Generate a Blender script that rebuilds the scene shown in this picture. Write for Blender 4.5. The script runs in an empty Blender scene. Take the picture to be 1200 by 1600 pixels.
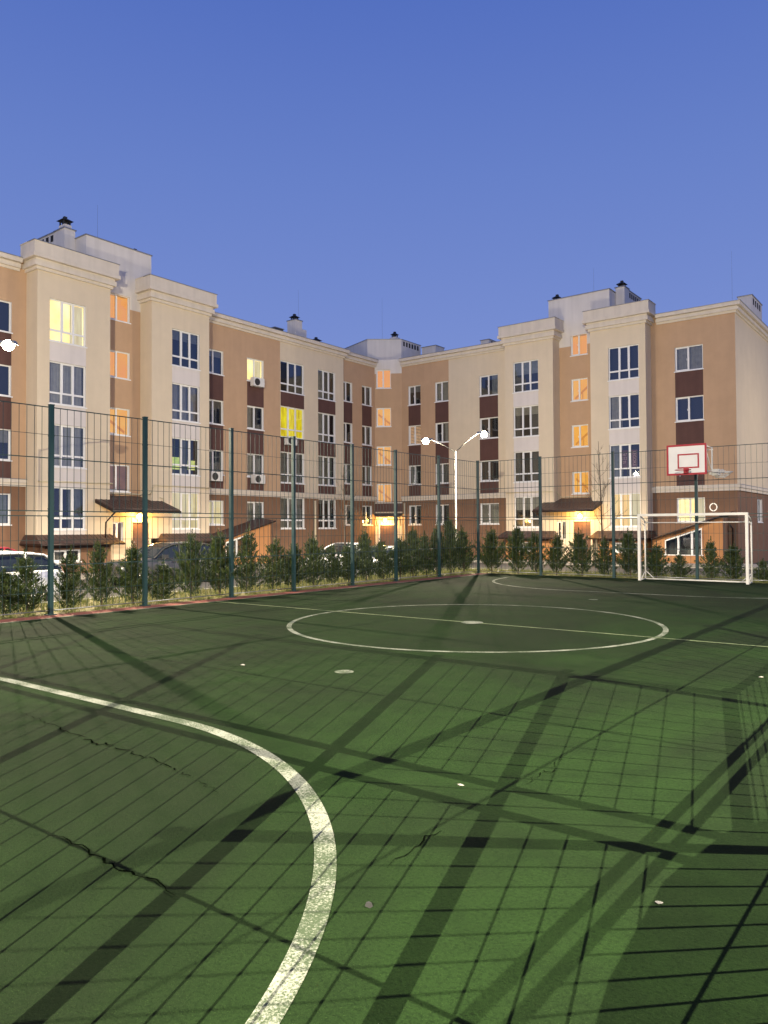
import bpy, math, random
from mathutils import Vector, Matrix
R = math.radians
random.seed(7)
SC = bpy.context.scene
COL = SC.collection

# ------------------------------------------------------------------ camera
cam_d = bpy.data.cameras.new('camera'); cam = bpy.data.objects.new('camera', cam_d); COL.objects.link(cam)
SC.camera = cam
yaw, pitch, roll, FPX = R(37.495), R(1.243), R(-0.306), 1189.5
fw = Vector((-math.sin(yaw)*math.cos(pitch), math.cos(yaw)*math.cos(pitch), math.sin(pitch)))
rt = Vector((math.cos(yaw), math.sin(yaw), 0)); up = rt.cross(fw)
r2 = rt*math.cos(roll) + up*math.sin(roll); u2 = r2.cross(fw)
cam.matrix_world = Matrix(((r2.x, u2.x, -fw.x, 0), (r2.y, u2.y, -fw.y, 0), (r2.z, u2.z, -fw.z, 1.7), (0, 0, 0, 1)))
cam_d.sensor_fit = 'VERTICAL'; cam_d.sensor_height = 36.0; cam_d.lens = 36.0*FPX/1600.0
cam_d.clip_start = 0.05; cam_d.clip_end = 3000
SC.render.resolution_x = 768; SC.render.resolution_y = 1024

# ------------------------------------------------------------------ world: dusk sky
SC.view_settings.view_transform = 'Standard'; SC.view_settings.look = 'None'
SC.view_settings.exposure = 0.0; SC.view_settings.gamma = 1.0
W = bpy.data.worlds.new('World'); SC.world = W; W.use_nodes = True
nt = W.node_tree; nt.nodes.clear()
out = nt.nodes.new('ShaderNodeOutputWorld'); bg = nt.nodes.new('ShaderNodeBackground')
sky = nt.nodes.new('ShaderNodeTexSky'); sky.sky_type = 'NISHITA'; sky.sun_disc = False
sky.sun_elevation = R(-1.5); sky.sun_rotation = R(150); sky.air_density = 1.0; sky.dust_density = 0.3; sky.ozone_density = 3.0
geo = nt.nodes.new('ShaderNodeTexCoord'); sep = nt.nodes.new('ShaderNodeSeparateXYZ')
nt.links.new(geo.outputs['Generated'], sep.inputs[0])
ramp = nt.nodes.new('ShaderNodeValToRGB')
nt.links.new(sep.outputs['Z'], ramp.inputs[0])
els = ramp.color_ramp.elements
els[0].position = 0.0; els[0].color = (0.27, 0.345, 0.70, 1)
els[1].position = 0.9; els[1].color = (0.055, 0.115, 0.44, 1)
for p_, c_ in ((0.12, (0.235, 0.32, 0.68, 1)), (0.25, (0.195, 0.285, 0.67, 1)), (0.42, (0.145, 0.235, 0.62, 1)), (0.58, (0.095, 0.175, 0.56, 1))):
    e = els.new(p_); e.color = c_
mixw = nt.nodes.new('ShaderNodeMix'); mixw.data_type = 'RGBA'; mixw.inputs[0].default_value = 0.93
sc_ = nt.nodes.new('ShaderNodeVectorMath'); sc_.operation = 'SCALE'; sc_.inputs[3].default_value = 0.15
nt.links.new(sky.outputs[0], sc_.inputs[0]); nt.links.new(sc_.outputs[0], mixw.inputs[6])
nt.links.new(ramp.outputs[0], mixw.inputs[7]); nt.links.new(mixw.outputs[2], bg.inputs['Color'])
bg.inputs['Strength'].default_value = 1.0
nt.links.new(bg.outputs[0], out.inputs[0])

# ------------------------------------------------------------------ materials
def newmat(name):
    m = bpy.data.materials.new(name); m.use_nodes = True
    return m, m.node_tree, m.node_tree.nodes['Principled BSDF']

def mat(name, col, rough=0.8, metal=0.0, noise=0.0, nscale=3.0, bump=0.0, bscale=60.0, spec=0.5, col2=None, streak=0.0):
    m, t, b = newmat(name)
    b.inputs['Base Color'].default_value = (*col, 1); b.inputs['Roughness'].default_value = rough
    b.inputs['Metallic'].default_value = metal; b.inputs['Specular IOR Level'].default_value = spec
    tc = t.nodes.new('ShaderNodeTexCoord')
    if noise > 0 or col2:
        n = t.nodes.new('ShaderNodeTexNoise'); n.inputs['Scale'].default_value = nscale; n.inputs['Detail'].default_value = 8
        n.inputs['Roughness'].default_value = 0.65
        t.links.new(tc.outputs['Object'], n.inputs['Vector'])
        mr = t.nodes.new('ShaderNodeMapRange'); mr.inputs['From Min'].default_value = 0.3; mr.inputs['From Max'].default_value = 0.7
        t.links.new(n.outputs['Fac'], mr.inputs[0])
        mx = t.nodes.new('ShaderNodeMix'); mx.data_type = 'RGBA'
        c2 = col2 if col2 else tuple(c*(1-noise) for c in col)
        mx.inputs[6].default_value = (*col, 1); mx.inputs[7].default_value = (*c2, 1)
        t.links.new(mr.outputs[0], mx.inputs[0])
        last = mx.outputs[2]
        if streak > 0:
            mp = t.nodes.new('ShaderNodeMapping'); mp.inputs['Scale'].default_value = (2.2, 2.2, 0.12)
            t.links.new(tc.outputs['Object'], mp.inputs['Vector'])
            n3 = t.nodes.new('ShaderNodeTexNoise'); n3.inputs['Scale'].default_value = 1.6; n3.inputs['Detail'].default_value = 6
            t.links.new(mp.outputs[0], n3.inputs['Vector'])
            m3 = t.nodes.new('ShaderNodeMapRange'); m3.inputs['From Min'].default_value = 0.35; m3.inputs['From Max'].default_value = 0.75
            m3.inputs['To Min'].default_value = 1.0; m3.inputs['To Max'].default_value = 1.0 - streak
            t.links.new(n3.outputs['Fac'], m3.inputs[0])
            sc = t.nodes.new('ShaderNodeVectorMath'); sc.operation = 'SCALE'
            t.links.new(last, sc.inputs[0]); t.links.new(m3.outputs[0], sc.inputs[3]); last = sc.outputs[0]
        t.links.new(last, b.inputs['Base Color'])
    if bump > 0:
        n2 = t.nodes.new('ShaderNodeTexNoise'); n2.inputs['Scale'].default_value = bscale; n2.inputs['Detail'].default_value = 4
        t.links.new(tc.outputs['Object'], n2.inputs['Vector'])
        bp = t.nodes.new('ShaderNodeBump'); bp.inputs['Strength'].default_value = bump; bp.inputs['Distance'].default_value = 0.02
        t.links.new(n2.outputs['Fac'], bp.inputs['Height']); t.links.new(bp.outputs[0], b.inputs['Normal'])
    return m

def emat(name, col, strength, col2=None, scale=2.0, stretch=(1, 1, 1)):
    m = bpy.data.materials.new(name); m.use_nodes = True; t = m.node_tree; t.nodes.clear()
    o = t.nodes.new('ShaderNodeOutputMaterial'); e = t.nodes.new('ShaderNodeEmission')
    e.inputs[0].default_value = (*col, 1); e.inputs[1].default_value = strength
    if col2:
        tc = t.nodes.new('ShaderNodeTexCoord'); mp = t.nodes.new('ShaderNodeMapping'); mp.inputs['Scale'].default_value = stretch
        oi = t.nodes.new('ShaderNodeObjectInfo')
        n = t.nodes.new('ShaderNodeTexNoise'); n.noise_dimensions = '4D'; n.inputs['Scale'].default_value = scale; n.inputs['Detail'].default_value = 3
        t.links.new(tc.outputs['Object'], mp.inputs[0]); t.links.new(mp.outputs[0], n.inputs['Vector'])
        ml = t.nodes.new('ShaderNodeMath'); ml.operation = 'MULTIPLY'; ml.inputs[1].default_value = 50
        t.links.new(oi.outputs['Random'], ml.inputs[0]); t.links.new(ml.outputs[0], n.inputs['W'])
        mr = t.nodes.new('ShaderNodeMapRange'); mr.inputs['From Min'].default_value = 0.35; mr.inputs['From Max'].default_value = 0.65
        mx = t.nodes.new('ShaderNodeMix'); mx.data_type = 'RGBA'; mx.inputs[6].default_value = (*col, 1); mx.inputs[7].default_value = (*col2, 1)
        t.links.new(n.outputs['Fac'], mr.inputs[0]); t.links.new(mr.outputs[0], mx.inputs[0]); t.links.new(mx.outputs[2], e.inputs[0])
    t.links.new(e.outputs[0], o.inputs[0])
    return m

M = {}
M['orange'] = mat('orange_plaster', (0.50, 0.335, 0.21), 0.9, noise=0.10, nscale=1.2, bump=0.35, bscale=45, streak=0.05)
M['cream'] = mat('cream_plaster', (0.66, 0.565, 0.425), 0.9, noise=0.08, nscale=1.0, bump=0.35, bscale=45, streak=0.05)
M['lilac'] = mat('pale_panel_plaster', (0.66, 0.62, 0.60), 0.9, noise=0.06, nscale=1.5, bump=0.3, bscale=45, streak=0.08)
M['white_pl'] = mat('white_plaster', (0.68, 0.65, 0.63), 0.9, noise=0.08, nscale=0.8, bump=0.3, bscale=45, streak=0.12)
M['brown'] = mat('brown_plaster', (0.105, 0.05, 0.042), 0.85, noise=0.18, nscale=1.5, bump=0.3, bscale=45, streak=0.15)
M['base'] = mat('terracotta_plaster', (0.21, 0.115, 0.068), 0.85, noise=0.18, nscale=1.3, bump=0.35, bscale=40, streak=0.15)
M['terr'] = mat('orange_brown_plaster', (0.40, 0.19, 0.075), 0.85, noise=0.12, nscale=1.3, bump=0.3, bscale=40, streak=0.1)
M['trim'] = mat('cornice_paint', (0.66, 0.60, 0.52), 0.85, noise=0.08, nscale=2, bump=0.15, bscale=30, streak=0.12)
M['roofm'] = mat('roof_felt', (0.10, 0.095, 0.09), 0.9, noise=0.3)
M['flash'] = mat('metal_flashing', (0.33, 0.33, 0.34), 0.45, 0.7, noise=0.1)
M['upvc'] = mat('white_upvc', (0.74, 0.75, 0.76), 0.4, noise=0.03)
M['dark'] = mat('dark_interior', (0.018, 0.018, 0.02), 0.9)
M['curt'] = mat('grey_curtain', (0.30, 0.29, 0.27), 0.9, noise=0.4, nscale=4)
M['veil'] = mat('white_net_curtain', (0.42, 0.42, 0.45), 0.9, noise=0.25, nscale=3)
M['curtb'] = mat('blue_grey_curtain', (0.24, 0.26, 0.28), 0.9, noise=0.4, nscale=4)
M['tile'] = mat('brown_metal_tile', (0.085, 0.052, 0.045), 0.45, 0.3, noise=0.25, nscale=4)
M['dkbrown'] = mat('dark_brown_metal', (0.035, 0.02, 0.018), 0.45, 0.4, noise=0.2)
M['greenmetal'] = mat('green_powder_coat', (0.012, 0.040, 0.043), 0.5, 0.2, noise=0.25, nscale=6)
M['wire'] = mat('green_coated_wire', (0.020, 0.042, 0.042), 0.45, 0.3)
M['polem'] = mat('grey_pole_paint', (0.10, 0.10, 0.095), 0.6, noise=0.15, nscale=8)
M['galv'] = mat('galvanised_steel', (0.26, 0.27, 0.27), 0.4, 0.8, noise=0.15, nscale=8)
M['whitem'] = mat('white_painted_steel', (0.56, 0.55, 0.52), 0.45, noise=0.10, nscale=6, bump=0.05, bscale=80)
M['redp'] = mat('red_paint', (0.42, 0.022, 0.035), 0.5, noise=0.25, nscale=6)
M['board'] = mat('white_board', (0.78, 0.76, 0.72), 0.5, noise=0.07, nscale=3)
M['pipe'] = mat('cream_gas_pipe', (0.62, 0.55, 0.38), 0.5, noise=0.1)
M['acbody'] = mat('white_plastic', (0.66, 0.66, 0.64), 0.5, noise=0.05)
M['acgrill'] = mat('dark_grille', (0.03, 0.03, 0.03), 0.6)
M['asphalt'] = mat('asphalt', (0.062, 0.060, 0.058), 0.9, noise=0.35, nscale=1.4, bump=0.6, bscale=40)
M['kerb'] = mat('kerb_concrete', (0.34, 0.33, 0.31), 0.9, noise=0.2, nscale=5, bump=0.3)
M['pave'] = mat('paving_slabs', (0.30, 0.28, 0.25), 0.9, noise=0.2, nscale=4, bump=0.3)
M['soil'] = mat('grassy_soil', (0.12, 0.13, 0.04), 0.95, nscale=3.5, col2=(0.20, 0.15, 0.08), bump=0.8, bscale=25)
M['redrub'] = mat('red_rubber', (0.22, 0.06, 0.04), 0.9, noise=0.3, nscale=4, bump=0.5, bscale=90)
M['bark'] = mat('bark', (0.10, 0.07, 0.05), 0.9, noise=0.4, nscale=9, bump=0.5)
M['tyre'] = mat('tyre_rubber', (0.02, 0.02, 0.02), 0.8)
M['rim'] = mat('alloy_rim', (0.5, 0.5, 0.52), 0.3, 0.9)
M['cglass'] = mat('car_glass', (0.012, 0.016, 0.02), 0.06, spec=0.8)
M['chrome'] = mat('chrome_trim', (0.6, 0.6, 0.62), 0.15, 1.0)
M['hl'] = mat('headlamp_lens', (0.55, 0.57, 0.6), 0.1, spec=0.8)
M['tl'] = mat('tail_lamp_lens', (0.35, 0.02, 0.02), 0.15, spec=0.8)
M['blackp'] = mat('black_plastic', (0.02, 0.02, 0.02), 0.6)
M['doorm'] = mat('brown_door', (0.10, 0.045, 0.025), 0.5, noise=0.3, nscale=5)
M['sign'] = mat('white_sign_plate', (0.8, 0.8, 0.78), 0.4)
M['poster'] = mat('dark_red_poster', (0.10, 0.018, 0.022), 0.5, noise=0.3, nscale=5)
M['postxt'] = mat('faded_pink_lettering', (0.48, 0.30, 0.28), 0.6)
M['crack'] = mat('crack_filler', (0.0015, 0.0025, 0.0012), 1.0, spec=0.0)
M['litter'] = mat('pale_litter', (0.34, 0.33, 0.29), 0.8, noise=0.5, nscale=60)

def carpaint(name, col):
    m, t, b = newmat(name)
    b.inputs['Base Color'].default_value = (*col, 1); b.inputs['Roughness'].default_value = 0.28
    b.inputs['Metallic'].default_value = 0.25; b.inputs['Coat Weight'].default_value = 0.9; b.inputs['Coat Roughness'].default_value = 0.05
    return m
M['p_white'] = carpaint('white_car_paint', (0.75, 0.76, 0.78)); M['p_dark'] = carpaint('graphite_car_paint', (0.045, 0.046, 0.05))
M['p_red'] = carpaint('red_car_paint', (0.17, 0.016, 0.022)); M['p_silver'] = carpaint('silver_car_paint', (0.42, 0.45, 0.44))

# window glass: real pane, mostly see-through with a fresnel reflection
def glassmat(name, tint, refl):
    m = bpy.data.materials.new(name); m.use_nodes = True; t = m.node_tree; t.nodes.clear()
    o = t.nodes.new('ShaderNodeOutputMaterial'); tr = t.nodes.new('ShaderNodeBsdfTransparent'); gl = t.nodes.new('ShaderNodeBsdfGlossy')
    tr.inputs[0].default_value = (*tint, 1); gl.inputs['Roughness'].default_value = 0.03; gl.inputs['Color'].default_value = (0.9, 0.95, 1, 1)
    fr = t.nodes.new('ShaderNodeFresnel'); fr.inputs[0].default_value = 1.5
    ad = t.nodes.new('ShaderNodeMath'); ad.operation = 'MULTIPLY_ADD'; ad.inputs[1].default_value = 0.8; ad.inputs[2].default_value = refl; ad.use_clamp = True
    mx = t.nodes.new('ShaderNodeMixShader')
    t.links.new(fr.outputs[0], ad.inputs[0]); t.links.new(ad.outputs[0], mx.inputs[0]); t.links.new(tr.outputs[0], mx.inputs[1]); t.links.new(gl.outputs[0], mx.inputs[2])
    t.links.new(mx.outputs[0], o.inputs[0]); return m
M['glass'] = glassmat('window_glass', (0.80, 0.82, 0.80), 0.10)

# lit interiors
M['l_stair'] = emat('lit_stairwell', (1.0, 0.43, 0.08), 1.1, (1.0, 0.38, 0.10), 1.5)
M['l_stairlow'] = emat('lit_stairwell_warm', (1.0, 0.50, 0.09), 1.15, (1.0, 0.42, 0.06), 1.5)
M['l_flight'] = emat('lit_stair_flight', (1.0, 0.36, 0.05), 0.8)
M['l_cream'] = emat('lit_room_cream', (1.0, 0.78, 0.36), 1.3, (1.0, 0.62, 0.22), 1.2, (2, 1, 0.4))
M['l_white'] = emat('lit_room_white', (1.0, 0.84, 0.40), 2.0, (1.0, 0.68, 0.24), 1.2)
M['l_yellow'] = emat('lit_room_yellow', (1.0, 0.86, 0.02), 1.15, (0.62, 0.42, 0.01), 2.2, (2.5, 1, 0.5))
M['l_blind'] = emat('lit_blind_peach', (1.0, 0.62, 0.36), 1.0, (0.9, 0.48, 0.24), 3, (1, 1, 3))
M['l_pale'] = emat('lit_curtain_pale', (1.0, 0.86, 0.52), 1.0, (0.80, 0.63, 0.34), 3.0, (3, 1, 0.3))
M['l_dim'] = emat('dim_room', (0.36, 0.17, 0.07), 0.75, (0.26, 0.12, 0.05), 2.0)
M['l_green'] = emat('lit_low_green', (0.85, 0.80, 0.25), 1.1, (0.35, 0.55, 0.12), 3.0)
M['bulb_w'] = emat('white_lamp_glass', (1.0, 0.88, 0.62), 120)
M['bulb_y'] = emat('yellow_lamp_glass', (1.0, 0.60, 0.12), 40)
M['ringl'] = emat('lit_ring_tube', (1.0, 0.9, 0.75), 1.3)

# court surface
def court_mat():
    m, t, b = newmat('green_rubber_court')
    tc = t.nodes.new('ShaderNodeTexCoord')
    def noise(s, d, r=0.6, dist=0.0):
        n = t.nodes.new('ShaderNodeTexNoise'); n.inputs['Scale'].default_value = s; n.inputs['Detail'].default_value = d
        n.inputs['Roughness'].default_value = r; n.inputs['Distortion'].default_value = dist
        t.links.new(tc.outputs['Object'], n.inputs['Vector']); return n
    def rng(n, a, b_, c, d):
        r = t.nodes.new('ShaderNodeMapRange'); r.inputs['From Min'].default_value = a; r.inputs['From Max'].default_value = b_
        r.inputs['To Min'].default_value = c; r.inputs['To Max'].default_value = d; t.links.new(n, r.inputs[0]); return r.outputs[0]
    def mix(f, a, bb):
        x = t.nodes.new('ShaderNodeMix'); x.data_type = 'RGBA'
        t.links.new(f, x.inputs[0])
        for i, v in ((6, a), (7, bb)):
            if isinstance(v, tuple): x.inputs[i].default_value = (*v, 1)
            else: t.links.new(v, x.inputs[i])
        return x.outputs[2]
    big = noise(0.32, 6, 0.6, 0.6); mid = noise(2.3, 8, 0.7, 0.3); fine = noise(55, 5, 0.75); fine2 = noise(190, 2, 0.6)
    c = mix(rng(big.outputs['Fac'], 0.42, 0.60, 0, 1), (0.0122, 0.0290, 0.0072), (0.0088, 0.0165, 0.0062))
    c = mix(rng(mid.outputs['Fac'], 0.45, 0.75, 0, 0.65), c, (0.0048, 0.0120, 0.0036))
    c = mix(rng(fine.outputs['Fac'], 0.47, 0.66, 0, 0.8), c, (0.004, 0.011, 0.003))
    c = mix(rng(fine2.outputs['Fac'], 0.62, 0.72, 0, 0.5), c, (0.06, 0.11, 0.03))
    t.links.new(c, b.inputs['Base Color']); b.inputs['Roughness'].default_value = 0.95; b.inputs['Specular IOR Level'].default_value = 0.06
    ad = t.nodes.new('ShaderNodeMath'); ad.operation = 'ADD'
    t.links.new(fine.outputs['Fac'], ad.inputs[0]); t.links.new(mid.outputs['Fac'], ad.inputs[1])
    bp = t.nodes.new('ShaderNodeBump'); bp.inputs['Strength'].default_value = 0.8; bp.inputs['Distance'].default_value = 0.012
    t.links.new(ad.outputs[0], bp.inputs['Height']); t.links.new(bp.outputs[0], b.inputs['Normal'])
    return m
M['court'] = court_mat()

def line_mat(name, col, wear):
    m, t, b = newmat(name)
    tc = t.nodes.new('ShaderNodeTexCoord')
    n = t.nodes.new('ShaderNodeTexNoise'); n.inputs['Scale'].default_value = 75; n.inputs['Detail'].default_value = 5; n.inputs['Roughness'].default_value = 0.8
    t.links.new(tc.outputs['Object'], n.inputs['Vector'])
    n2 = t.nodes.new('ShaderNodeTexNoise'); n2.inputs['Scale'].default_value = 2.5; n2.inputs['Detail'].default_value = 5
    t.links.new(tc.outputs['Object'], n2.inputs['Vector'])
    a = t.nodes.new('ShaderNodeMath'); a.operation = 'MULTIPLY_ADD'; a.inputs[1].default_value = 0.55
    t.links.new(n2.outputs['Fac'], a.inputs[0]); t.links.new(n.outputs['Fac'], a.inputs[2])
    mr = t.nodes.new('ShaderNodeMapRange'); mr.inputs['From Min'].default_value = wear; mr.inputs['From Max'].default_value = wear+0.13
    t.links.new(a.outputs[0], mr.inputs[0])
    mx = t.nodes.new('ShaderNodeMix'); mx.data_type = 'RGBA'; mx.inputs[6].default_value = (*col, 1); mx.inputs[7].default_value = (0.045, 0.065, 0.035, 1)
    t.links.new(mr.outputs[0], mx.inputs[0]); t.links.new(mx.outputs[2], b.inputs['Base Color']); b.inputs['Roughness'].default_value = 0.9; b.inputs['Specular IOR Level'].default_value = 0.15
    bp = t.nodes.new('ShaderNodeBump'); bp.inputs['Strength'].default_value = 0.5; bp.inputs['Distance'].default_value = 0.01
    t.links.new(n.outputs['Fac'], bp.inputs['Height']); t.links.new(bp.outputs[0], b.inputs['Normal'])
    return m
M['line'] = line_mat('worn_white_line', (0.24, 0.255, 0.21), 0.70)
M['line2'] = line_mat('worn_thin_line', (0.17, 0.21, 0.11), 0.74)

def leafmat(name, c1, c2):
    m, t, b = newmat(name)
    oi = t.nodes.new('ShaderNodeTexCoord'); n = t.nodes.new('ShaderNodeTexNoise'); n.inputs['Scale'].default_value = 7; n.inputs['Detail'].default_value = 3
    t.links.new(oi.outputs['Object'], n.inputs['Vector'])
    mr = t.nodes.new('ShaderNodeMapRange'); mr.inputs['From Min'].default_value = 0.35; mr.inputs['From Max'].default_value = 0.65
    mx = t.nodes.new('ShaderNodeMix'); mx.data_type = 'RGBA'; mx.inputs[6].default_value = (*c1, 1); mx.inputs[7].default_value = (*c2, 1)
    t.links.new(n.outputs['Fac'], mr.inputs[0]); t.links.new(mr.outputs[0], mx.inputs[0]); t.links.new(mx.outputs[2], b.inputs['Base Color'])
    b.inputs['Roughness'].default_value = 0.6
    tl = t.nodes.new('ShaderNodeBsdfTranslucent'); ms = t.nodes.new('ShaderNodeMixShader'); ms.inputs[0].default_value = 0.25
    t.links.new(mx.outputs[2], tl.inputs[0]); o = t.nodes['Material Output']
    t.links.new(b.outputs[0], ms.inputs[1]); t.links.new(tl.outputs[0], ms.inputs[2]); t.links.new(ms.outputs[0], o.inputs[0])
    return m
M['thuja'] = leafmat('thuja_foliage', (0.010, 0.024, 0.006), (0.055, 0.080, 0.014))
M['grass'] = leafmat('dry_grass', (0.11, 0.15, 0.03), (0.20, 0.19, 0.06))

# ------------------------------------------------------------------ mesh builder
class MB:
    def __init__(s): s.v = []; s.f = []; s.mi = []; s.mats = []; s.sm = []
    def _m(s, m):
        if m is None: return 0
        if m not in s.mats: s.mats.append(m)
        return s.mats.index(m)
    def face(s, pts, m=None, smooth=False):
        i = len(s.v); s.v += [tuple(p) for p in pts]; s.f.append(tuple(range(i, i+len(pts)))); s.mi.append(s._m(m)); s.sm.append(smooth)
    def grid(s, vs, fs, m=None, smooth=False):
        i = len(s.v); s.v += [tuple(p) for p in vs]
        k = s._m(m)
        for f in fs: s.f.append(tuple(a+i for a in f)); s.mi.append(k); s.sm.append(smooth)
    def box(s, a, b, m=None, T=None):
        x0, y0, z0 = a; x1, y1, z1 = b
        vs = [(x0,y0,z0),(x1,y0,z0),(x1,y1,z0),(x0,y1,z0),(x0,y0,z1),(x1,y0,z1),(x1,y1,z1),(x0,y1,z1)]
        if T: vs = [T(*v) for v in vs]
        s.grid(vs, [(0,3,2,1),(4,5,6,7),(0,1,5,4),(1,2,6,5),(2,3,7,6),(3,0,4,7)], m)
    def prism(s, bot, top, m=None):
        n = len(bot)
        s.grid(list(bot)+list(top), [tuple(reversed(range(n))), tuple(range(n, 2*n))]+[(i, (i+1) % n, n+(i+1) % n, n+i) for i in range(n)], m)
    def tube(s, pts, r, n=6, m=None, smooth=True, cap=True):
        pts = [Vector(p) for p in pts]; rs = r if isinstance(r, (list, tuple)) else [r]*len(pts)
        vs = []; fs = []
        prev = None
        for i, p in enumerate(pts):
            d = (pts[min(i+1, len(pts)-1)]-pts[max(i-1, 0)]).normalized()
            ref = Vector((0, 0, 1)) if abs(d.z) < 0.95 else Vector((0, 1, 0))
            a = d.cross(ref).normalized()
            if prev is not None and a.dot(prev) < 0: a = -a
            prev = a
            b = d.cross(a).normalized()
            for k in range(n):
                t = 2*math.pi*k/n + (math.pi/4 if n == 4 else 0); vs.append(p+(a*math.cos(t)+b*math.sin(t))*rs[i])
        for i in range(len(pts)-1):
            for k in range(n): fs.append((i*n+k, i*n+(k+1) % n, (i+1)*n+(k+1) % n, (i+1)*n+k))
        if cap: fs.append(tuple(reversed(range(n)))); fs.append(tuple(range((len(pts)-1)*n, len(pts)*n)))
        s.grid(vs, fs, m, smooth and n > 4)
    def disc(s, c, r, z, n=24, m=None, jit=0.0):
        s.face([(c[0]+r*(1+random.uniform(-jit, jit))*math.cos(2*math.pi*k/n), c[1]+r*(1+random.uniform(-jit, jit))*math.sin(2*math.pi*k/n), z) for k in range(n)], m)
    def sphere(s, c, r, n=10, m=None, sz=1.0):
        vs = [(c[0], c[1], c[2]+r*sz)]; fs = []
        for i in range(1, n//2):
            ph = math.pi*i/(n//2)
            for k in range(n): t = 2*math.pi*k/n; vs.append((c[0]+r*math.sin(ph)*math.cos(t), c[1]+r*math.sin(ph)*math.sin(t), c[2]+r*sz*math.cos(ph)))
        vs.append((c[0], c[1], c[2]-r*sz)); L = n//2-1
        for k in range(n): fs.append((0, 1+k, 1+(k+1) % n)); fs.append((len(vs)-1, 1+(L-1)*n+(k+1) % n, 1+(L-1)*n+k))
        for i in range(L-1):
            for k in range(n): fs.append((1+i*n+k, 1+(i+1)*n+k, 1+(i+1)*n+(k+1) % n, 1+i*n+(k+1) % n))
        s.grid(vs, fs, m, True)
    def mesh(s, name, m=None):
        me = bpy.data.meshes.new(name); me.from_pydata(s.v, [], s.f)
        ms = s.mats if s.mats else [m]
        for x in ms: me.materials.append(x)
        me.polygons.foreach_set('material_index', s.mi); me.polygons.foreach_set('use_smooth', s.sm); me.update()
        return me

def tag(o, label=None, cat=None, group=None, kind=None):
    if label: o['label'] = label
    if cat: o['category'] = cat
    if group: o['group'] = group
    if kind: o['kind'] = kind
    return o
def link(name, me, parent=None, world=True, loc=None, rot=0.0):
    o = bpy.data.objects.new(name, me); COL.objects.link(o)
    if parent is not None:
        o.parent = parent
        if world: o.matrix_parent_inverse = Matrix.LocRotScale(parent.location, parent.rotation_euler, None).inverted()
    if loc is not None: o.location = loc
    o.rotation_euler = (0, 0, rot)
    return o
def build(mb, name, m=None, parent=None, world=True, **k): return link(name, mb.mesh(name, m), parent, world, **k)
def root(name, loc, label, cat, group=None, rot=0.0):
    o = bpy.data.objects.new(name, None); COL.objects.link(o); o.location = loc; o.rotation_euler = (0, 0, rot)
    o.empty_display_size = 0.3
    return tag(o, label, cat, group)
def struct(mb, name, m=None): return tag(build(mb, name, m), kind='structure')
def copy_tree(o, parent=None):
    c = o.copy(); COL.objects.link(c)
    if parent is not None: c.parent = parent
    for ch in list(o.children): copy_tree(ch, c)
    return c

# ------------------------------------------------------------------ ground
XL, YF, XR, YN = -14.7, 25.0, 0.5, -1.36
b = MB()
zg = -0.5
# one sheet to the horizon with a hole where the raised court bed stands is not needed: court bed is a raised slab
b.box((-900, -900, -0.9), (900, 1200, zg)); struct(b, 'ground', M['asphalt'])
b = MB(); b.box((XL-2.6, YN-1.5, zg+0.004), (XR+1.5, YF+2.6, -0.02)); struct(b, 'planting_bed', M['soil'])
b = MB(); b.box((XL, YN, -0.016), (XR, YF, -0.004)); struct(b, 'court_edge_strip', M['redrub'])
b = MB(); b.face([(XL+0.56, YN, 0), (XR, YN, 0), (XR, YF, 0), (XL+0.56, YF, 0)]); struct(b, 'court_surface', M['court'])
b = MB()
for a_, c_ in (((XL-2.75, YN-1.65), (XL-2.6, YF+2.75)), ((XL-2.6, YF+2.6), (XR+1.5, YF+2.75))):
    b.box((*a_, zg), (*c_, 0.0))
struct(b, 'kerb', M['kerb'])
# pavement beside the buildings
b = MB(); b.box((-34.9, -8, zg+0.004), (-31.4, 44.3, zg+0.14)); b.box((-31.4, 42.2, zg+0.004), (6, 45.9, zg+0.14)); struct(b, 'pavement', M['pave'])

# court markings
LZ = 0.004
def arc_strip(mb, c, r, a0, a1, w, n=64, z=LZ):
    for i in range(n):
        t0 = a0+(a1-a0)*i/n; t1 = a0+(a1-a0)*(i+1)/n
        mb.face([(c[0]+(r-w/2)*math.cos(t0), c[1]+(r-w/2)*math.sin(t0), z), (c[0]+(r+w/2)*math.cos(t0), c[1]+(r+w/2)*math.sin(t0), z),
                 (c[0]+(r+w/2)*math.cos(t1), c[1]+(r+w/2)*math.sin(t1), z), (c[0]+(r-w/2)*math.cos(t1), c[1]+(r-w/2)*math.sin(t1), z)])
CX, CY = -7.09, 11.82
b = MB(); arc_strip(b, (CX, CY), 3.26, 0, 2*math.pi, 0.085, 96); struct(b, 'centre_circle_marking', M['line'])
b = MB(); b.face([(XL+0.6, CY-0.035, 0.007), (XR-0.3, CY-0.035, 0.007), (XR-0.3, CY+0.035, 0.007), (XL+0.6, CY+0.035, 0.007)]); struct(b, 'halfway_line_marking', M['line2'])
b = MB(); b.disc((CX, CY), 0.20, 0.010, jit=0.06); struct(b, 'centre_spot_marking', M['line'])
b = MB(); b.disc((-5.91, 6.91), 0.115, LZ, jit=0.04); b.disc((-7.03, 17.23), 0.11, LZ); struct(b, 'penalty_spot_marking', M['line'])
b = MB()
arc_strip(b, (-5.633, 0.279), 4.0, 0.0, math.pi/2, 0.115, 60)
b.face([(-8.55, 4.279-0.0575, LZ), (-5.633, 4.279-0.0575, LZ), (-5.633, 4.279+0.0575, LZ), (-8.55, 4.279+0.0575, LZ)])
arc_strip(b, (-8.55, 0.279), 4.0, math.pi/2, math.pi, 0.115, 40)
struct(b, 'near_goal_area_marking', M['line'])
b = MB()
arc_strip(b, (-8.55, 23.36), 4.0, math.pi, 1.5*math.pi, 0.085, 48)
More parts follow.
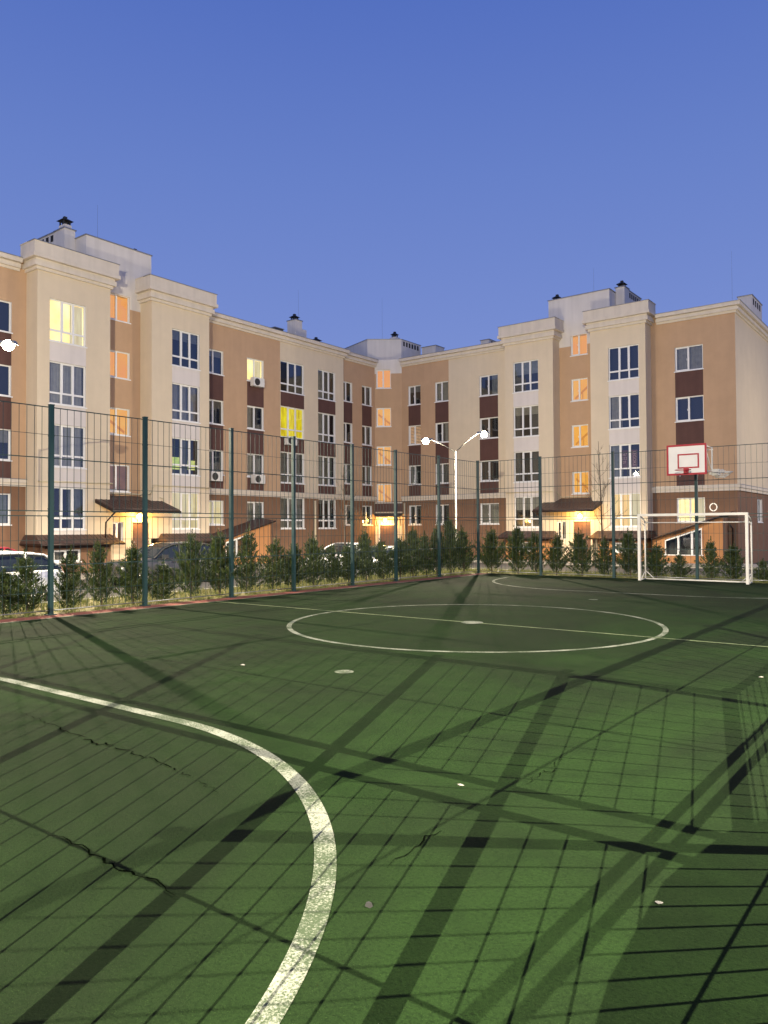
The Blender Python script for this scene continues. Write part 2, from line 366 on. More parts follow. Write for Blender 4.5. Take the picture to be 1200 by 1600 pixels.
b.face([(-8.55, 19.318, LZ), (-5.63, 19.318, LZ), (-5.63, 19.402, LZ), (-8.55, 19.402, LZ)])
arc_strip(b, (-5.63, 23.36), 4.0, 1.5*math.pi, 2*math.pi, 0.085, 48)
struct(b, 'far_goal_area_marking', M['line'])
b = MB(); b.face([(XL+0.56, YN, LZ), (XL+0.63, YN, LZ), (XL+0.63, YF, LZ), (XL+0.56, YF, LZ)]); struct(b, 'touchline_marking', M['line'])

# cracks in the rubber
def crack(mb, pts, w=0.02, seed=1):
    rnd = random.Random(seed); P = []
    for i in range(len(pts)-1):
        a, c = Vector(pts[i]), Vector(pts[i+1]); n = max(2, int((c-a).length/0.05))
        for k in range(n):
            q = a.lerp(c, k/n); P.append(q+Vector((rnd.uniform(-1, 1), rnd.uniform(-1, 1)))*0.022)
    P.append(Vector(pts[-1]))
    for i in range(len(P)-1):
        if rnd.random() < 0.06: continue
        t = i/len(P); ww = w*(0.25+1.1*math.sin(math.pi*t))*rnd.uniform(0.35, 1.1)
        d = P[i+1]-P[i]
        if d.length < 1e-4: continue
        d.normalize(); nn = Vector((-d.y, d.x))*ww/2
        mb.face([(P[i]-nn)[:]+(0.0085,), (P[i]+nn)[:]+(0.0085,), (P[i+1]+nn*0.8)[:]+(0.0085,), (P[i+1]-nn*0.8)[:]+(0.0085,)])
CRK = []

CRK = [[(-7.07,3.6),(-6.17,3.5),(-5.47,3.42),(-5.46,3.47),(-4.8,3.44),(-4.25,3.36),(-3.86,3.26)],
 [(-4.17,2.2),(-3.97,2.29),(-3.68,2.25),(-3.33,2.24),(-3.11,2.27),(-2.94,2.23)],
 [(-2.35,4.57),(-2.38,4.92),(-2.31,4.89),(-2.44,5.35)], [(-2.34,3.03),(-2.34,3.26),(-2.39,3.48),(-2.37,3.6)], [(-8.21,5.66),(-7.76,5.66),(-7.22,5.71)]]
b = MB()
for i, c in enumerate(CRK): crack(b, c, 0.014 if i < 2 else 0.008, i+3)
struct(b, 'surface_crack', M['crack'])
# scraps lying on the court
rnd = random.Random(5)
for i, (x, y, s, lb) in enumerate(((-1.14, 3.51, 0.011, 'small torn pale paper scrap lying on the green court nearest the lower right corner'),
                      (-2.69, 4.32, 0.013, 'flat pale crumpled wrapper on the court between the near arc and the dark rail shadows'),
                      (-1.87, 9.40, 0.018, 'small white paper crumb at the right edge of the court'),
                      (-7.21, 6.49, 0.022, 'thin pale scrap on the court left of the near penalty spot'))):
    b = MB(); n = 9
    ring = [(s*(1+rnd.uniform(-.5, .5))*math.cos(2*math.pi*k/n)*1.5, s*(1+rnd.uniform(-.4, .4))*math.sin(2*math.pi*k/n), rnd.uniform(0.2, 0.5)*s) for k in range(n)]
    c = (0, 0, s*.9)
    for k in range(n): b.face([ring[k], ring[(k+1) % n], c])
    for k in range(n): b.face([ring[(k+1) % n], ring[k], (0, 0, 0.002)])
    o = build(b, 'paper_scrap', M['litter']); o.location = (x, y, 0.001); tag(o, lb, 'litter')
b = MB(); b.prism([(-.015, -.01, 0), (.015, -.012, 0), (.017, .01, 0), (-.01, .014, 0)], [(-.01, -.006, .018), (.01, -.008, .02), (.012, .006, .017), (-.006, .009, .018)])
o = build(b, 'stone', M['blackp']); o.location = (-2.17, 2.70, 0.001); tag(o, 'small dark stone on the court right of the thick near arc', 'stone')

# ------------------------------------------------------------------ fences
HF = 4.23
def panel_mb(p, q, z0, z1, thick, thin, tubes=()):
    mb = MB(); p = Vector((*p, 0)); q = Vector((*q, 0)); d = (q-p); L = d.length; d /= L; nrm = Vector((-d.y, d.x, 0))
    def bar(a, bb, w, h, za, zb, off=0):
        P = p+d*a+nrm*(off-w/2); Q = p+d*bb+nrm*(off-w/2)
        mb.grid([P+Vector((0,0,za)), Q+Vector((0,0,za)), Q+nrm*w+Vector((0,0,za)), P+nrm*w+Vector((0,0,za)),
                 P+Vector((0,0,zb)), Q+Vector((0,0,zb)), Q+nrm*w+Vector((0,0,zb)), P+nrm*w+Vector((0,0,zb))],
                [(0,3,2,1),(4,5,6,7),(0,1,5,4),(1,2,6,5),(2,3,7,6),(3,0,4,7)])
    n = max(1, round((L-0.08)/0.155)); s = (L-0.08)/n
    for i in range(n+1):
        a = 0.04+i*s; bar(a-0.004, a+0.004, 0.008, 0, z0, z1)
    for z in thick: bar(0.03, L-0.03, 0.016, 0, z-0.010, z+0.010, 0.012)
    for z in thin: bar(0.03, L-0.03, 0.008, 0, z-0.0045, z+0.0045, 0.009)
    for z, t in tubes: bar(0.03, L-0.03, t, 0, z-t/2, z+t/2)
    return mb
def fence(pts, label, first=True, last=True, style=0):
    r = root('mesh_fence', (pts[0][0], pts[0][1], 0), label, 'fence', 'mesh fences round the court')
    for i, p in enumerate(pts):
        if (i == 0 and not first) or (i == len(pts)-1 and not last): continue
        b = MB(); w = 0.042 if style == 0 else 0.028
        b.box((p[0]-w, p[1]-w, -0.02), (p[0]+w, p[1]+w, HF)); b.box((p[0]-w-.006, p[1]-w-.006, HF), (p[0]+w+.006, p[1]+w+.006, HF+.02))
        for z in (1.95, 2.12, 0.5, 3.6): b.box((p[0]-w-.005, p[1]-w-.005, z), (p[0]+w+.005, p[1]+w+.005, z+.03))
        b.box((p[0]-.09, p[1]-.09, -0.012), (p[0]+.09, p[1]+.09, 0.012))
        build(b, 'post', M['greenmetal'], r)
    for i in range(len(pts)-1):
        p, q = pts[i], pts[i+1]
        if style == 0:
            build(panel_mb(p, q, 0.10, 2.0, (0.99, 1.99), (0.46, 1.50)), 'mesh_panel', M['wire'], r)
            build(panel_mb(p, q, 2.07, 4.20, (2.09, 3.16, 4.19), (2.58, 3.63)), 'mesh_panel', M['wire'], r)
        else:
            za, zb = (2.94, 3.09) if style == 1 else (2.72, 2.85)
            build(panel_mb(p, q, 0.10, za, (), (0.46, 0.99, 1.60, 2.20), ((za, .028),)), 'mesh_panel', M['wire'], r)
            build(panel_mb(p, q, zb, 4.20, (), (3.63,), ((zb, .028), (4.19, .04))), 'mesh_panel', M['wire'], r)
        b = MB(); b.tube([(*p, 0.085), (*q, 0.085)], 0.013, 6); build(b, 'bottom_rail', M['galv'], r)
    return r
LY = [YN, 0.9, 3.3, 5.7, 8.105, 10.32, 12.85, 15.08, 17.59, 19.78, 22.32, YF]
fence([(XL, y) for y in LY], 'long green wire mesh fence down the left side of the court before the thujas')
FX = [XL, -12.13, -9.46, -6.78, -4.2, -1.75, XR]
fence([(x, YF) for x in FX], 'green wire mesh fence across the far end of the court behind the goal', first=False)
NX = [XL, -12.3, -9.9, -7.5, -5.1, -3.3, -1.45, -0.47, XR]
fence([(x, YN) for x in NX], 'green wire mesh fence along the near end of the court', first=False, style=1)
RY = [YN, 0.5, 2.9, 5.3, 7.7, 10.1, 12.5, 14.9, 17.3, 19.7, 22.1, YF]
fence([(XR, y) for y in RY], 'green wire mesh fence along the right side of the court', first=False, last=False, style=2)
# ------------------------------------------------------------------ goal
g0, g1, gy, gh, gd = -8.35, -5.17, 24.28, 2.12, 0.55
gr = root('football_goal', ((g0+g1)/2, gy, 0), 'white steel football goal without a net at the far end of the court', 'goal')
for x in (g0, g1):
    b = MB(); b.box((x-.04, gy-.04, 0.003), (x+.04, gy+.04, gh-.08)); build(b, 'goal_post', M['whitem'], gr)
b = MB(); b.box((g0-.04, gy-.04, gh-.078), (g1+.04, gy+.04, gh)); build(b, 'crossbar', M['whitem'], gr)
for x, s in ((g0, 1), (g1, -1)):
    b = MB()
    b.tube([(x, gy+.04, gh-.04), (x, gy+gd*0.8, gh-.17), (x, gy+gd, gh-.28)], 0.02, 6)
    b.tube([(x, gy+gd, gh-.27), (x, gy+gd, 0.03)], 0.024, 6)
    b.tube([(x, gy+.04, 0.03), (x, gy+gd, 0.03)], 0.024, 6)
    b.tube([(x, gy+.04, gh-.26), (x, gy+gd, gh-.36)], 0.013, 6)
    b.tube([(x, gy+gd, 0.30), (x+s*.28, gy+gd, 0.04)], 0.013, 6); b.tube([(x, gy+gd*.3, 0.04), (x, gy+gd, 0.3)], 0.013, 6)
    b.tube([(x+s*.03, gy+.03, gh-.12), (x+s*.12, gy+gd*.5, gh-.25), (x+s*.25, gy+gd, gh-.29)], 0.010, 6)
    build(b, 'side_frame', M['whitem'], gr)
b = MB(); b.tube([(g0, gy+gd, gh-.28), (g1, gy+gd, gh-.28)], 0.018, 6); build(b, 'rear_top_bar', M['whitem'], gr)
b = MB(); b.tube([(g0, gy+gd, 0.03), (g1, gy+gd, 0.03)], 0.026, 6); build(b, 'ground_bar', M['whitem'], gr)

# ------------------------------------------------------------------ basketball backboard
bx0, bx1, bz0, bz1, by = -7.37, -6.25, 3.32, 4.20, 24.1
br = root('basketball_hoop', ((bx0+bx1)/2, 24.9, bz0), 'basketball backboard with red rim and border fixed high on the far fence above the goal', 'basketball hoop')
b = MB(); b.box((bx0, by, bz0), (bx1, by+.03, bz1)); build(b, 'backboard', M['board'], br)
b = MB(); w = .045
b.box((bx0-.03, by-.012, bz0-.03), (bx1+.03, by+.05, bz0+.028)); b.box((bx0-.03, by-.012, bz1-.028), (bx1+.03, by+.05, bz1+.03))
b.box((bx0-.03, by-.010, bz0+.028), (bx0+.025, by+.05, bz1-.028)); b.box((bx1-.025, by-.010, bz0+.028), (bx1+.03, by+.05, bz1-.028))
build(b, 'board_border', M['redp'], br)
b = MB(); ix0, ix1, iz0, iz1 = bx0+.295, bx0+.93, bz0+.17, bz0+.62
b.box((ix0, by-.006, iz0), (ix1, by-.001, iz0+w)); b.box((ix0, by-.006, iz1-w), (ix1, by-.001, iz1))
b.box((ix0, by-.006, iz0+w), (ix0+w, by-.001, iz1-w)); b.box((ix1-w, by-.006, iz0+w), (ix1, by-.001, iz1-w))
build(b, 'target_rectangle', M['redp'], br)
cx = (bx0+bx1)/2
b = MB(); b.box((cx-.07, by-.08, bz0+.02), (cx+.07, by-.012, bz0+.17)); b.box((cx-.04, by-.16, bz0+.09), (cx+.04, by-.08, bz0+.11))
b.tube([(cx+.225*math.cos(2*math.pi*k/20), by-.385+.225*math.sin(2*math.pi*k/20), bz0+.10) for k in range(21)], 0.010, 6, cap=False)
build(b, 'rim', M['redp'], br)
b = MB()
for x in (bx0+.12, bx1-.03):
    b.tube([(x, by+.05, bz1-.03), (x, 24.93, bz1-.05)], 0.018, 4); b.tube([(x, by+.05, bz0+.05), (x, 24.93, bz0+.12)], 0.022, 4)
    b.tube([(x, 24.93, bz1-.03), (x, 24.93, bz0-.02)], 0.024, 4); b.tube([(x, by+.06, bz1-.08), (x, 24.91, bz0+.10)], 0.015, 4)
b.tube([(bx0+.1, 24.95, bz1-.1), (bx1, 24.95, bz1-.1)], 0.02, 4); b.tube([(bx0+.1, 24.95, bz0+.12), (bx1, 24.95, bz0+.12)], 0.02, 4)
build(b, 'bracket', M['whitem'], br)
# folded white net ring at the right of the bracket
hx, hy, hz = bx1+.30, 24.78, bz0+.02
hr = root('net_hoop', (hx, hy, hz), 'white hoop with bunched white net sticking out right of the backboard bracket', 'hoop')
b = MB()
b.tube([(hx+.30*math.cos(t), hy+.22*math.sin(t), hz+.03) for t in [2*math.pi*k/20 for k in range(21)]], 0.016, 6, cap=False); build(b, 'ring', M['whitem'], hr)
b = MB(); b.box((hx-.36, hy-.05, hz-.03), (hx-.12, hy+.05, hz+.05)); b.box((hx-.26, hy-.12, hz-.07), (hx-.08, hy+.1, hz+.13)); build(b, 'mount', M['whitem'], hr)
b = MB()
for k in range(18):
    t = 2*math.pi*k/18; t2 = t+.35
    b.tube([(hx+.29*math.cos(t), hy+.21*math.sin(t), hz+.03), (hx+.22*math.cos(t2)-.03, hy+.15*math.sin(t2), hz-.06), (hx+.12*math.cos(t)-.05, hy+.08*math.sin(t), hz-.14)], 0.007, 4)
    b.tube([(hx-.1+.15*math.cos(t), hy+.14*math.sin(t), hz+.04), (hx-.1+.13*math.cos(t2), hy+.10*math.sin(t2), hz+.12)], 0.007, 4)
for z, r_ in ((-.05, .23), (-.11, .16), (.08, .14)):
    b.tube([(hx-.04+r_*math.cos(t), hy+r_*.7*math.sin(t), hz+z) for t in [2*math.pi*k/16 for k in range(17)]], 0.007, 4, cap=False)
build(b, 'net', M['whitem'], hr)

# ------------------------------------------------------------------ thujas
def thuja(seed, H=1.6, Rm=0.42, n=70):
    n = int(n*1.6)
    rnd = random.Random(seed); mb = MB()
    for i in range(n):
        h = (i+rnd.random())/n; h0 = 0.015+0.9*h**1.15
        prof = Rm*(1-h0)**1.0*1.15*(0.72+0.28*min(1, h0*9))*rnd.uniform(0.62, 1.25)
        az = i*2.39996+rnd.uniform(-.5, .5); L = prof/0.75+0.08
        el = R(rnd.uniform(32, 62))
        d = Vector((math.cos(az)*math.cos(el), math.sin(az)*math.cos(el), math.sin(el)))
        p0 = Vector((0, 0, h0*H*0.93))
        bend = Vector((0, 0, rnd.uniform(-.05, .12)))
        side = d.cross(Vector((0, 0, 1))).normalized()
        nl = int(40*(0.45+L/0.5))
        for k in range(nl):
            t = rnd.uniform(0.22, 1.0)
            wdt = 0.12*(1-t*0.8)*(0.6+L)
            c = p0+d*L*t+bend*t*t+side*rnd.uniform(-wdt, wdt)+Vector((rnd.gauss(0, .018), rnd.gauss(0, .018), rnd.gauss(0, .02)))
            if c.z < 0.02: continue
            s = rnd.uniform(0.020, 0.042); ld = (d+Vector((rnd.uniform(-.7, .7), rnd.uniform(-.7, .7), rnd.uniform(0, .9)))).normalized()
            ls = ld.cross(Vector((rnd.uniform(-1, 1), rnd.uniform(-1, 1), rnd.uniform(-.4, .4)))).normalized()
            mb.face([c-ld*s, c-ls*s*.32+ld*s*.1, c+ld*s*1.35, c+ls*s*.32+ld*s*.1])
    for k in range(110):   # leader
        z = H*rnd.uniform(0.80, 1.04); a = rnd.uniform(0, 6.28); r_ = 0.06*(1.08-z/H)/0.28*rnd.random()+.006
        c = Vector((r_*math.cos(a), r_*math.sin(a), z)); s = rnd.uniform(.014, .03)
        ld = Vector((math.cos(a)*.5, math.sin(a)*.5, 1)).normalized(); ls = Vector((-math.sin(a), math.cos(a), 0))
        mb.face([c-ld*s, c-ls*s*.32, c+ld*s*1.3, c+ls*s*.32])
    crown = mb.mesh('crown', M['thuja'])
    tb = MB(); tb.tube([(0, 0, -.05), (.01, 0, H*.3), (-.01, .01, H*.65), (0, 0, H*.98)], [.026, .02, .012, .004], 6)
    for i in range(14):
        az = i*2.4; h = H*(.12+.05*i); tb.tube([(0, 0, h), (.13*math.cos(az), .13*math.sin(az), h+.12), (.2*math.cos(az), .2*math.sin(az), h+.25)], [.008, .006, .002], 4)
    return crown, tb.mesh('trunk', M['bark'])
TH = [thuja(11, 1.6, .52, 66), thuja(23, 1.6, .42, 54), thuja(37, 1.6, .60, 70), thuja(51, 1.6, .47, 58), thuja(77, 1.6, .55, 52)]
OX = Vector((0, 0, 1.7))
def on_plane(px, py, axis, val):
    d = fw+r2*((px-600)/FPX)+u2*((800-py)/FPX); t = (val-OX[axis])/d[axis]; return OX+d*t
def plant(px, topy, axis, val, i, label):
    p = on_plane(px, topy, axis, val); h = max(0.7, p.z+0.02)
    rn = random.Random(i*7+1)
    r = root('thuja_tree', (p.x, p.y, -0.05), label, 'thuja', 'young thujas planted along the court fence', rn.uniform(0, 6.28))
    cr, tk = TH[(i*3+i//4) % 5]
    s = h/1.6; w = (0.65+0.35*s)*rn.uniform(.86, 1.12)
    r.scale = (w, w*rn.uniform(.85, 1.1), s); r.rotation_euler = (rn.uniform(-.06, .06), rn.uniform(-.06, .06), r.rotation_euler[2])
    link('crown', cr, r, False); link('trunk', tk, r, False)
    return r
NUMW = ['first','second','third','fourth','fifth','sixth','seventh','eighth','ninth','tenth','eleventh','twelfth','thirteenth','fourteenth','fifteenth','sixteenth','seventeenth','eighteenth','nineteenth','twentieth','twenty-first','twenty-second','twenty-third','twenty-fourth','twenty-fifth','twenty-sixth']
LT = [(5,885),(43,860),(105,853),(160,842),(208,846),(252,874),(298,829),(343,828),(384,821),(425,838),(455,846),(490,832),(518,848),(545,846),(572,824),(599,839),(625,838),(645,820),(666,830),(682,817),(704,804),(725,822)]
for i, (x, ty) in enumerate(LT):
    size = 'low bushy' if ty > 865 else ('tall' if ty < 826 else 'bushy')
    plant(x, ty, 0, -15.25, i, f'{size} green thuja, {NUMW[i]} from the left in the row along the left fence')
RTt = [(768,824),(809,817),(838,828),(869,832),(909,826),(943,838),(985,826),(1025,846),(1063,862),(1111,839),(1144,846),(1193,872),(1230,860)]
for i, (x, ty) in enumerate(RTt):
    size = 'low' if ty > 855 else ('tall' if ty < 827 else 'bushy')
    where = 'behind the goal' if 1000 < x < 1170 else 'beside the goal'
    plant(x, ty, 1, 25.65, i+30, f'{size} dark green thuja, {NUMW[i]} from the left in the row outside the far fence')

wt = root('shadow_blocker', (1.12, -2.35, -0.02), 'tall rounded unseen shape added outside the near right corner to shade the court', 'shadow blocker')  # added unseen blocker, shaped to cast the dark patch at the court's lower right
b = MB(); NT = 36; prof = [(0.0, -.02), (.70, -.02), (.74, .06), (.74, .7), (.76, .74), (.74, .78), (.74, 1.5), (.76, 1.54), (.74, 1.58), (.74, 2.3), (.71, 2.5), (.62, 2.72), (.46, 2.9), (.26, 3.0), (.24, 3.02)]
prof = [(r_, z*1.24) for r_, z in prof]
b.grid([(1.12+r_*math.cos(2*math.pi*k/NT), -2.35+r_*math.sin(2*math.pi*k/NT), z) for r_, z in prof for k in range(NT)], [(i*NT+k, i*NT+(k+1) % NT, (i+1)*NT+(k+1) % NT, (i+1)*NT+k) for i in range(len(prof)-1) for k in range(NT)], None, True)
build(b, 'blocker_shell', M['greenmetal'], wt)
b = MB(); b.tube([(1.12, -2.35, 3.74), (1.12, -2.35, 3.84)], .27, 24); build(b, 'blocker_lid', M['blackp'], wt)
b = MB(); b.tube([(.42, -2.35, .2), (.28, -2.35, .2), (.28, -2.35, .12)], .03, 8); build(b, 'blocker_spout', M['galv'], wt)
# grass tufts in the planting strip
b = MB(); rnd = random.Random(3)
def blades(x, y, z=-.02):
    for k in range(4):
        a = rnd.uniform(0, 6.28); h = rnd.uniform(.05, .17); w_ = .006; ox, oy = rnd.gauss(0, .03), rnd.gauss(0, .03); lx, ly = rnd.gauss(0, .05), rnd.gauss(0, .05)
        b.face([(x+ox-w_*math.cos(a), y+oy-w_*math.sin(a), z), (x+ox+w_*math.cos(a), y+oy+w_*math.sin(a), z), (x+ox+lx, y+oy+ly, z+h)])
for i in range(5200): blades(rnd.uniform(XL-2.55, XL-.05), rnd.uniform(3, YF+2.4))
for i in range(3600): blades(rnd.uniform(XL, XR+1), rnd.uniform(YF+.1, YF+2.5))
tag(build(b, 'grass', M['grass']), 'rough yellowish grass in the planting strips outside the fence', 'grass', kind='stuff')

# bare saplings
def sapling(loc, H, seed, label):
    rnd = random.Random(seed); r = root('bare_sapling', loc, label, 'bare tree')
    tb = MB(); top = Vector((rnd.uniform(-.1, .1), rnd.uniform(-.1, .1), H))
    P = [Vector((0, 0, 0)), Vector((.02, .01, H*.35)), Vector((-.03, .03, H*.65)), top]
    tb.tube(P, [.045, .034, .022, .006], 7); build(tb, 'trunk', M['bark'], r, False)
    tw = MB()
    def br_(p, d, L, rad, lv):
        q = p+d*L*.5+Vector((rnd.uniform(-.03, .03), rnd.uniform(-.03, .03), .03)); e = q+(d+Vector((0, 0, .35))).normalized()*L*.5
        tw.tube([p, q, e], [rad, rad*.7, rad*.25], 4)
        if lv > 0:
            for k in range(3+lv):
                t = rnd.uniform(.25, .95); s = p.lerp(e, t); dd = (d+Vector((rnd.uniform(-.9, .9), rnd.uniform(-.9, .9), rnd.uniform(0, .6)))).normalized()
                br_(s, dd, L*rnd.uniform(.3, .5), rad*.5, lv-1)
    for k in range(17):
        t = .38+.58*k/17; z = H*t; a = k*2.4+rnd.uniform(-.4, .4); L = H*.30*(1.1-t)*rnd.uniform(.7, 1.2)
        base = P[1].lerp(P[2], (t-.35)/.3) if t < .65 else P[2].lerp(P[3], (t-.65)/.35)
        br_(base, Vector((math.cos(a)*.8, math.sin(a)*.8, rnd.uniform(.5, 1.0))).normalized(), L, .013*(1.2-t), 2)
    build(tw, 'branches', M['bark'], r, False)
sapling((-10.79, 27.3, -.5), 5.4, 4, 'thin leafless sapling beyond the far fence, left of the goal')
sapling((-16.9, 19.8, -.1), 3.9, 9, 'slender leafless sapling beyond the left fence near the white cars')

# ------------------------------------------------------------------ apartment building
BR = root('apartment_building', (-35, 46, zg), 'four storey L shaped apartment building in cream, ochre and brown plaster around the court', 'building')
class Facade:
    """u runs along the wall, off points out of the wall, z up."""
    def __init__(s, ox, oy, deg): s.o = (ox, oy); s.a = R(deg); s.c = math.cos(s.a); s.s = math.sin(s.a)
    def P(s, u, off, z): return (s.o[0]+u*s.c+off*s.s, s.o[1]+u*s.s-off*s.c, z)
    def box(s, mb, u0, u1, o0, o1, z0, z1, m=None): mb.box((u0, o0, z0), (u1, o1, z1), m, T=s.P)
FL = Facade(-35, 0, 90)      # left wing, u = Y
FR = Facade(0, 46, 0)        # right wing, u = X
ca, cb = (-35.3, 44.95), (-33.55, 46.0)
cang = math.degrees(math.atan2(cb[1]-ca[1], cb[0]-ca[0])); CL = math.hypot(cb[0]-ca[0], cb[1]-ca[1])
FC = Facade(ca[0], ca[1], cang)
DEP = 0.42
def wall(F, off, u0, u1, z0, z1, holes, matfn, name='wall', extra_u=(), extra_z=()):
    us = sorted(set([u0, u1]+[h[0] for h in holes]+[h[1] for h in holes]+[e for e in extra_u if u0 < e < u1]))
    zs = sorted(set([z0, z1]+[h[2] for h in holes]+[h[3] for h in holes]+[e for e in extra_z if z0 < e < z1]))
    mb = MB()
    for i in range(len(us)-1):
        for j in range(len(zs)-1):
            uc, zc = (us[i]+us[i+1])/2, (zs[j]+zs[j+1])/2
            if any(h[0] < uc < h[1] and h[2] < zc < h[3] for h in holes): continue
            mb.face([F.P(us[i], off, zs[j]), F.P(us[i+1], off, zs[j]), F.P(us[i+1], off, zs[j+1]), F.P(us[i], off, zs[j+1])], matfn(uc, zc))
    for h in holes:
        a, c, d, e = h[:4]; m = M['white_pl'] if len(h) < 5 else h[4]
        P = F.P; o1 = off-DEP
        mb.face([P(a, off, d), P(a, off, e), P(a, o1, e), P(a, o1, d)], m); mb.face([P(c, off, d), P(c, o1, d), P(c, o1, e), P(c, off, e)], m)
        mb.face([P(a, off, e), P(c, off, e), P(c, o1, e), P(a, o1, e)], m); mb.face([P(a, off, d), P(a, o1, d), P(c, o1, d), P(c, off, d)], m)
    return build(mb, name, None, BR)
# window: frame mesh; panes, sill, curtain and room as children (local x = along, y = into the wall, z up; origin lower left)
_wc = {}
def win_meshes(w, h, kind):
    key = (round(w, 2), round(h, 2), kind)
    if key in _wc: return _wc[key]
    f = MB(); y0, y1 = 0.10, 0.16; t = 0.055
    f.box((0, y0, 0), (w, y1, t)); f.box((0, y0, h-t), (w, y1, h)); f.box((0, y0, t), (t, y1, h-t)); f.box((w-t, y0, t), (w, y1, h-t))
    if kind == 'two':
        c = w*.47; f.box((c-.05, y0-.012, t), (c+.05, y1, h-t))
        f.box((t, y0-.01, t), (t+.035, y1-.01, h-t)); f.box((t+.035, y0-.01, t), (c-.05, y1-.01, t+.035)); f.box((t+.035, y0-.01, h-t-.035), (c-.05, y1-.01, h-t))
        f.box((c-.09, y0-.03, h*.42), (c-.07, y0-.012, h*.42+.12))
    elif kind == 'big':
        tz = h*.265; f.box((t, y0-.004, tz-.045), (w-t, y1, tz+.045))
        for c in (w*.345, w*.67):
            f.box((c-.045, y0-.01, t), (c+.045, y1, tz-.045)); f.box((c-.045, y0-.01, tz+.045), (c+.045, y1, h-t))
        a, c = w*.345+.045, w*.67-.045
        f.box((a, y0-.014, tz+.045), (a+.035, y1-.01, h-t)); f.box((c-.035, y0-.014, tz+.045), (c, y1-.01, h-t)); f.box((a+.035, y0-.014, h-t-.035), (c-.035, y1-.01, h-t))
    elif kind == 'three':
        for c in (w*.345, w*.67): f.box((c-.045, y0-.01, t), (c+.045, y1, h-t))
    g = MB(); g.face([(t, y0+.03, t), (w-t, y0+.03, t), (w-t, y0+.03, h-t), (t, y0+.03, h-t)])
    s = MB(); s.box((-.05, -.05, -.045), (w+.05, y0, -.004)); s.box((-.05, -.05, -.062), (w+.05, -.04, -.045))
    r = MB(); yb = DEP-.004
    r.face([(0, yb, 0), (w, yb, 0), (w, yb, h), (0, yb, h)])
    r.face([(0.003, y1, 0), (0.003, yb, 0), (0.003, yb, h), (0.003, y1, h)]); r.face([(w-.003, y1, 0), (w-.003, y1, h), (w-.003, yb, h), (w-.003, yb, 0)])
    r.face([(0, y1, h-.003), (0, yb, h-.003), (w, yb, h-.003), (w, y1, h-.003)]); r.face([(0, y1, .003), (w, y1, .003), (w, yb, .003), (0, yb, .003)])
    _wc[key] = (f.mesh('window', M['upvc']), g.mesh('pane', M['glass']), s.mesh('sill', M['upvc']), r)
    return _wc[key]
_rc = {}
def room(w, h, kind, m):
    k = (round(w, 2), round(h, 2), kind, m.name)
    if k not in _rc:
        r = win_meshes(w, h, kind)[3]; r.mats = []; _rc[k] = r.mesh('room', m)
    return _rc[k]
rw = random.Random(99)
def curtain_mb(x0, x1, z0, z1, y, seed):
    rn = random.Random(seed); mb = MB(); n = max(6, int((x1-x0)/.035)); vs = []; 
    ph = rn.random()*6
    for k in range(n+1):
        x = x0+(x1-x0)*k/n; yy = y+.018*math.sin(x*38+ph)+.008*math.sin(x*91+ph*2)
        vs += [(x, yy, z0), (x+rn.uniform(-.004, .004), yy*1.0, z1)]
    mb.grid(vs, [(2*k, 2*k+2, 2*k+3, 2*k+1) for k in range(n)], None, True); return mb
def window(F, off, u, z, w, h, kind, look='dark', sill=True):
    f, g, s, r = win_meshes(w, h, kind)
    o = link('window', f, BR); o.location = F.P(u, off, z); o.rotation_euler = (0, 0, F.a)
    link('pane', g, o, False)
    if sill: link('sill', s, o, False)
    m = {'dark': M['dark'], 'veil': M['dark'], 'low': M['dark']}.get(look) or M.get(look) or M['dark']
    link('room', room(w, h, kind, m), o, False)
    if look == 'dark':
        q = rw.random(); sd = rw.randint(0, 9999); cm = rw.choice([M['curt'], M['curt'], M['curtb']])
        if q < .30: build(curtain_mb(.06, w*.40, .05, h-.05, .26, sd), 'curtain', cm, o, False)
        elif q < .50: build(curtain_mb(w*.60, w-.06, .05, h-.05, .26, sd), 'curtain', cm, o, False)
        elif q < .66: build(curtain_mb(.06, w-.06, .05, h-.05, .26, sd), 'curtain', cm, o, False)
        elif q < .78:
            b = MB(); b.box((.06, .2, h*rw.uniform(.45, .75)), (w-.06, .215, h-.05)); build(b, 'blind', cm, o, False)
    elif look in ('l_white', 'l_cream', 'l_yellow', 'l_pale') :
        sd = rw.randint(0, 9999)
        build(curtain_mb(w*.62 if look != 'l_pale' else .06, w-.06, .05, h-.05, .26, sd), 'curtain', M['l_pale'] if look != 'l_yellow' else M['l_yellow'], o, False)
    elif look == 'l_stairlow':
        a_ = rw.choice((0, 1)); x0, x1 = (w*.1, w*.95) if a_ else (w*.95, w*.1)
        b = MB(); b.grid([(x0, .36, h*.08), (x1, .36, h*.62), (x1, .36, h*.74), (x0, .36, h*.20)], [(0, 1, 2, 3)])
        b.box((w*.55, .33, h*.05), (w*.60, .34, h*.5)); build(b, 'stair_flight', M['l_flight'], o, False)
    elif look == 'veil':
        build(curtain_mb(.06, w-.06, .05, h-.05, .26, rw.randint(0, 9999)), 'curtain', M['veil'], o, False)
    elif look == 'low':
        b = MB(); b.box((.1, .30, .30), (w*.62, .40, h*.48)); b.box((w*.72, .30, .32), (w-.1, .40, h*.42)); build(b, 'lit_room', M['l_green'], o, False)
        build(curtain_mb(w*.36, w*.64, .05, h-.05, .26, 5), 'curtain', M['curtb'], o, False)
    elif look == 'l_blind':
        b = MB(); n = int(h/.11)
        for k in range(n): b.box((.07, .2, h-.10-k*.11), (w-.07, .23, h-.045-k*.11))
        build(b, 'blind', M['curt'], o, False)
    return o

